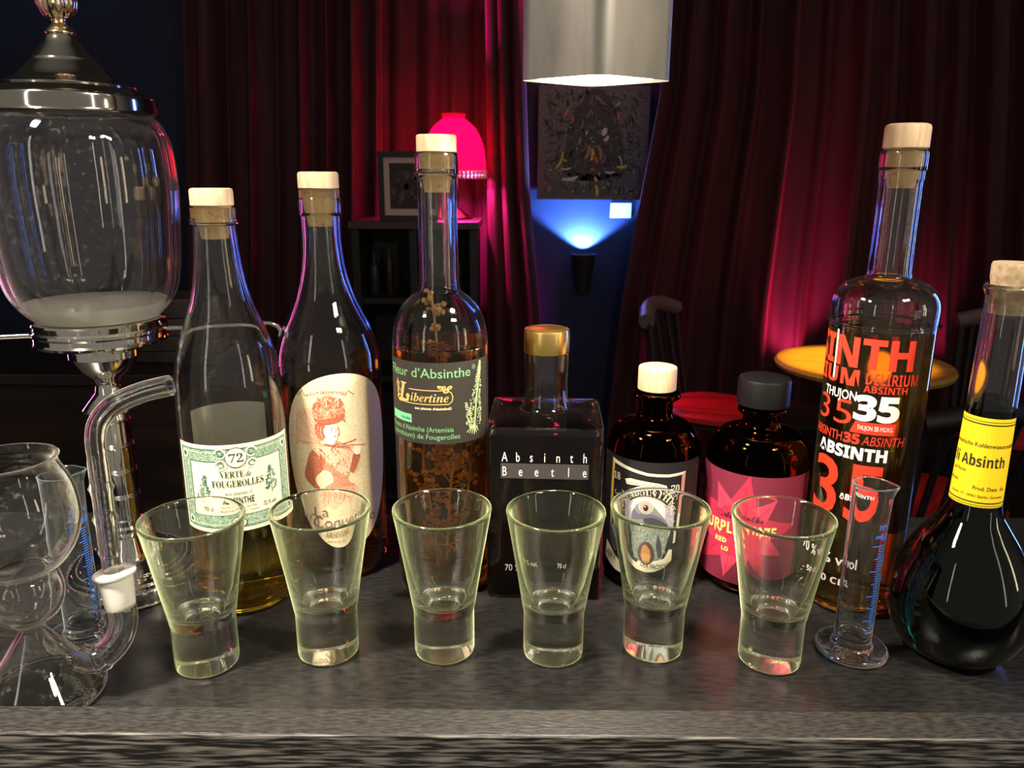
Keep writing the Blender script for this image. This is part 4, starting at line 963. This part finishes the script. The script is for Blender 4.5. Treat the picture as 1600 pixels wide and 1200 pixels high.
# ================================================================== ABSINTHE FOUNTAIN
x, y = -.3185, .586
t = thing('absinthe_fountain', 'tall chrome absinthe fountain with a ribbed glass globe at the left', 'fountain', (x, y, .0003), .3); t.scale = (1.02,) * 3
MB().lathe(curve([(0, 0), (.048, 0), (.0515, .001), (.052, .004), (.052, .011), (.0508, .013), (.0508, .013), (.046, .0145), (.0458, .0165), (.037, .0180), (.0365, .020), (.0365, .020), (.024, .0215), (.018, .0240), (.0150, .032), (.0128, .0405), (.0122, .0440), (.0122, .0440)], 4), 96).build('base', chrome, t, smooth=35)
bd = MB()
for k in range(90): bd.ball((.0513 * cos(2 * pi * k / 90), .0513 * sin(2 * pi * k / 90), .0135), .0013, 6)
for k in range(64): bd.ball((.0405 * cos(2 * pi * k / 64), .0405 * sin(2 * pi * k / 64), .0178), .0010, 6)
bd.build('beading', chrome, t, smooth=80)
st = [(0, .043), (.0125, .043), (.0135, .0455), (.0138, .050), (.0125, .052), (.0125, .0565), (.0108, .058)]
zz = .058
while zz < .136: st += [(.0118, zz), (.0118, zz + .0170), (.0126, zz + .0180), (.0118, zz + .0190), (.0126, zz + .0200)]; zz += .0210
st += [(.0118, .1455), (.0130, .1465), (.0200, .1480), (.0205, .1495), (.0165, .1545), (.0100, .162), (.0090, .168), (.0098, .171), (.0130, .1745), (.0150, .1760), (.0185, .1800), (.0215, .1850), (.0240, .1900), (.0250, .1905), (.0250, .1955), (.0285, .1965), (.0292, .2020), (0, .2020)]
MB().lathe(st, 80).build('stem', chrome, t, smooth=32)
MB().lathe([(0, .2010), (.0440, .2010), (.0465, .2022), (.0470, .2040), (.0460, .2055), (.0460, .2090), (.0470, .2105), (.0470, .2125), (.0455, .2140), (.0462, .2180), (.0455, .2192), (.0405, .2195), (0, .2185)], 96).build('collar', chrome, t, smooth=32)
gp = curve([(.0405, .2200), (.0435, .2212), (.0510, .2300), (.0575, .2430), (.0612, .2640), (.0636, .2960), (.0645, .3190), (.0628, .3440), (.0590, .3560), (.0545, .3625), (.0515, .3640)], 8)
gi = [(r - .0024, z) for r, z in gp]
flute = lambda a_, z, r: r * (1 + .022 * (abs(cos(7 * a_)) ** .6 - .6) * min(1, max(0, (z - .222) / .02)) * min(1, max(0, (.362 - z) / .02)))
MB().lathe(gp + gi[::-1] + [gp[0]], 168, flute).build('glass_globe', g_globe, t, smooth=60)
MB().lathe([(0, .2196)] + [(r + .0003, z) for r, z in gi if z < .234] + [(0, .2345)], 168, flute).build('water', l_water, t, smooth=40)
ld = MB().lathe(curve([(.0440, .3640), (.0562, .3642), (.0567, .3655), (.0567, .3655), (.0564, .3745), (.0556, .3760), (.0556, .3760), (.0520, .3770), (.0490, .3790), (.0490, .3790), (.0450, .3820), (.0445, .3835), (.0340, .3875), (.0235, .3975), (.0215, .4000), (.0210, .4010), (.0185, .4040), (.0120, .4120), (.0085, .4175), (0, .4180)], 5), 96).build('lid', lid_metal, t, smooth=32)
MB().lathe(curve([(0, .417), (.0092, .4172), (.0085, .4200), (.0050, .4240), (.0047, .4265), (.0047, .4265), (.0085, .4285), (.0118, .4350), (.0120, .4410), (.0105, .4470), (.0060, .4495), (.0060, .4495), (.0090, .4530), (.0070, .4600), (0, .463)], 6), 96, lambda a_, z, r: r * (1 + (.07 * cos(11 * a_) if .427 < z < .4485 else 0))).build('finial', mat('gilded_metal', (.80, .62, .40), .16, 1), ld, smooth=60)
for A, L_ in ((3, 1.22), (181, 1.2), (96, 1.0)):
    a_ = radians(A); dx, dy = cos(a_), sin(a_)
    P = curve([(dx * r_, dy * r_, z) for r_, z in ((.044, .2085), (.062, .2085), (.085 * L_, .2085), (.100 * L_, .2080), (.106 * L_, .2040), (.1075 * L_, .1970))], 6)
    tp = MB().tube(P, [.0021] * (len(P) - 6) + [.0021 + .0001 * k for k in range(6)], 14).build('spigot', chrome, t)
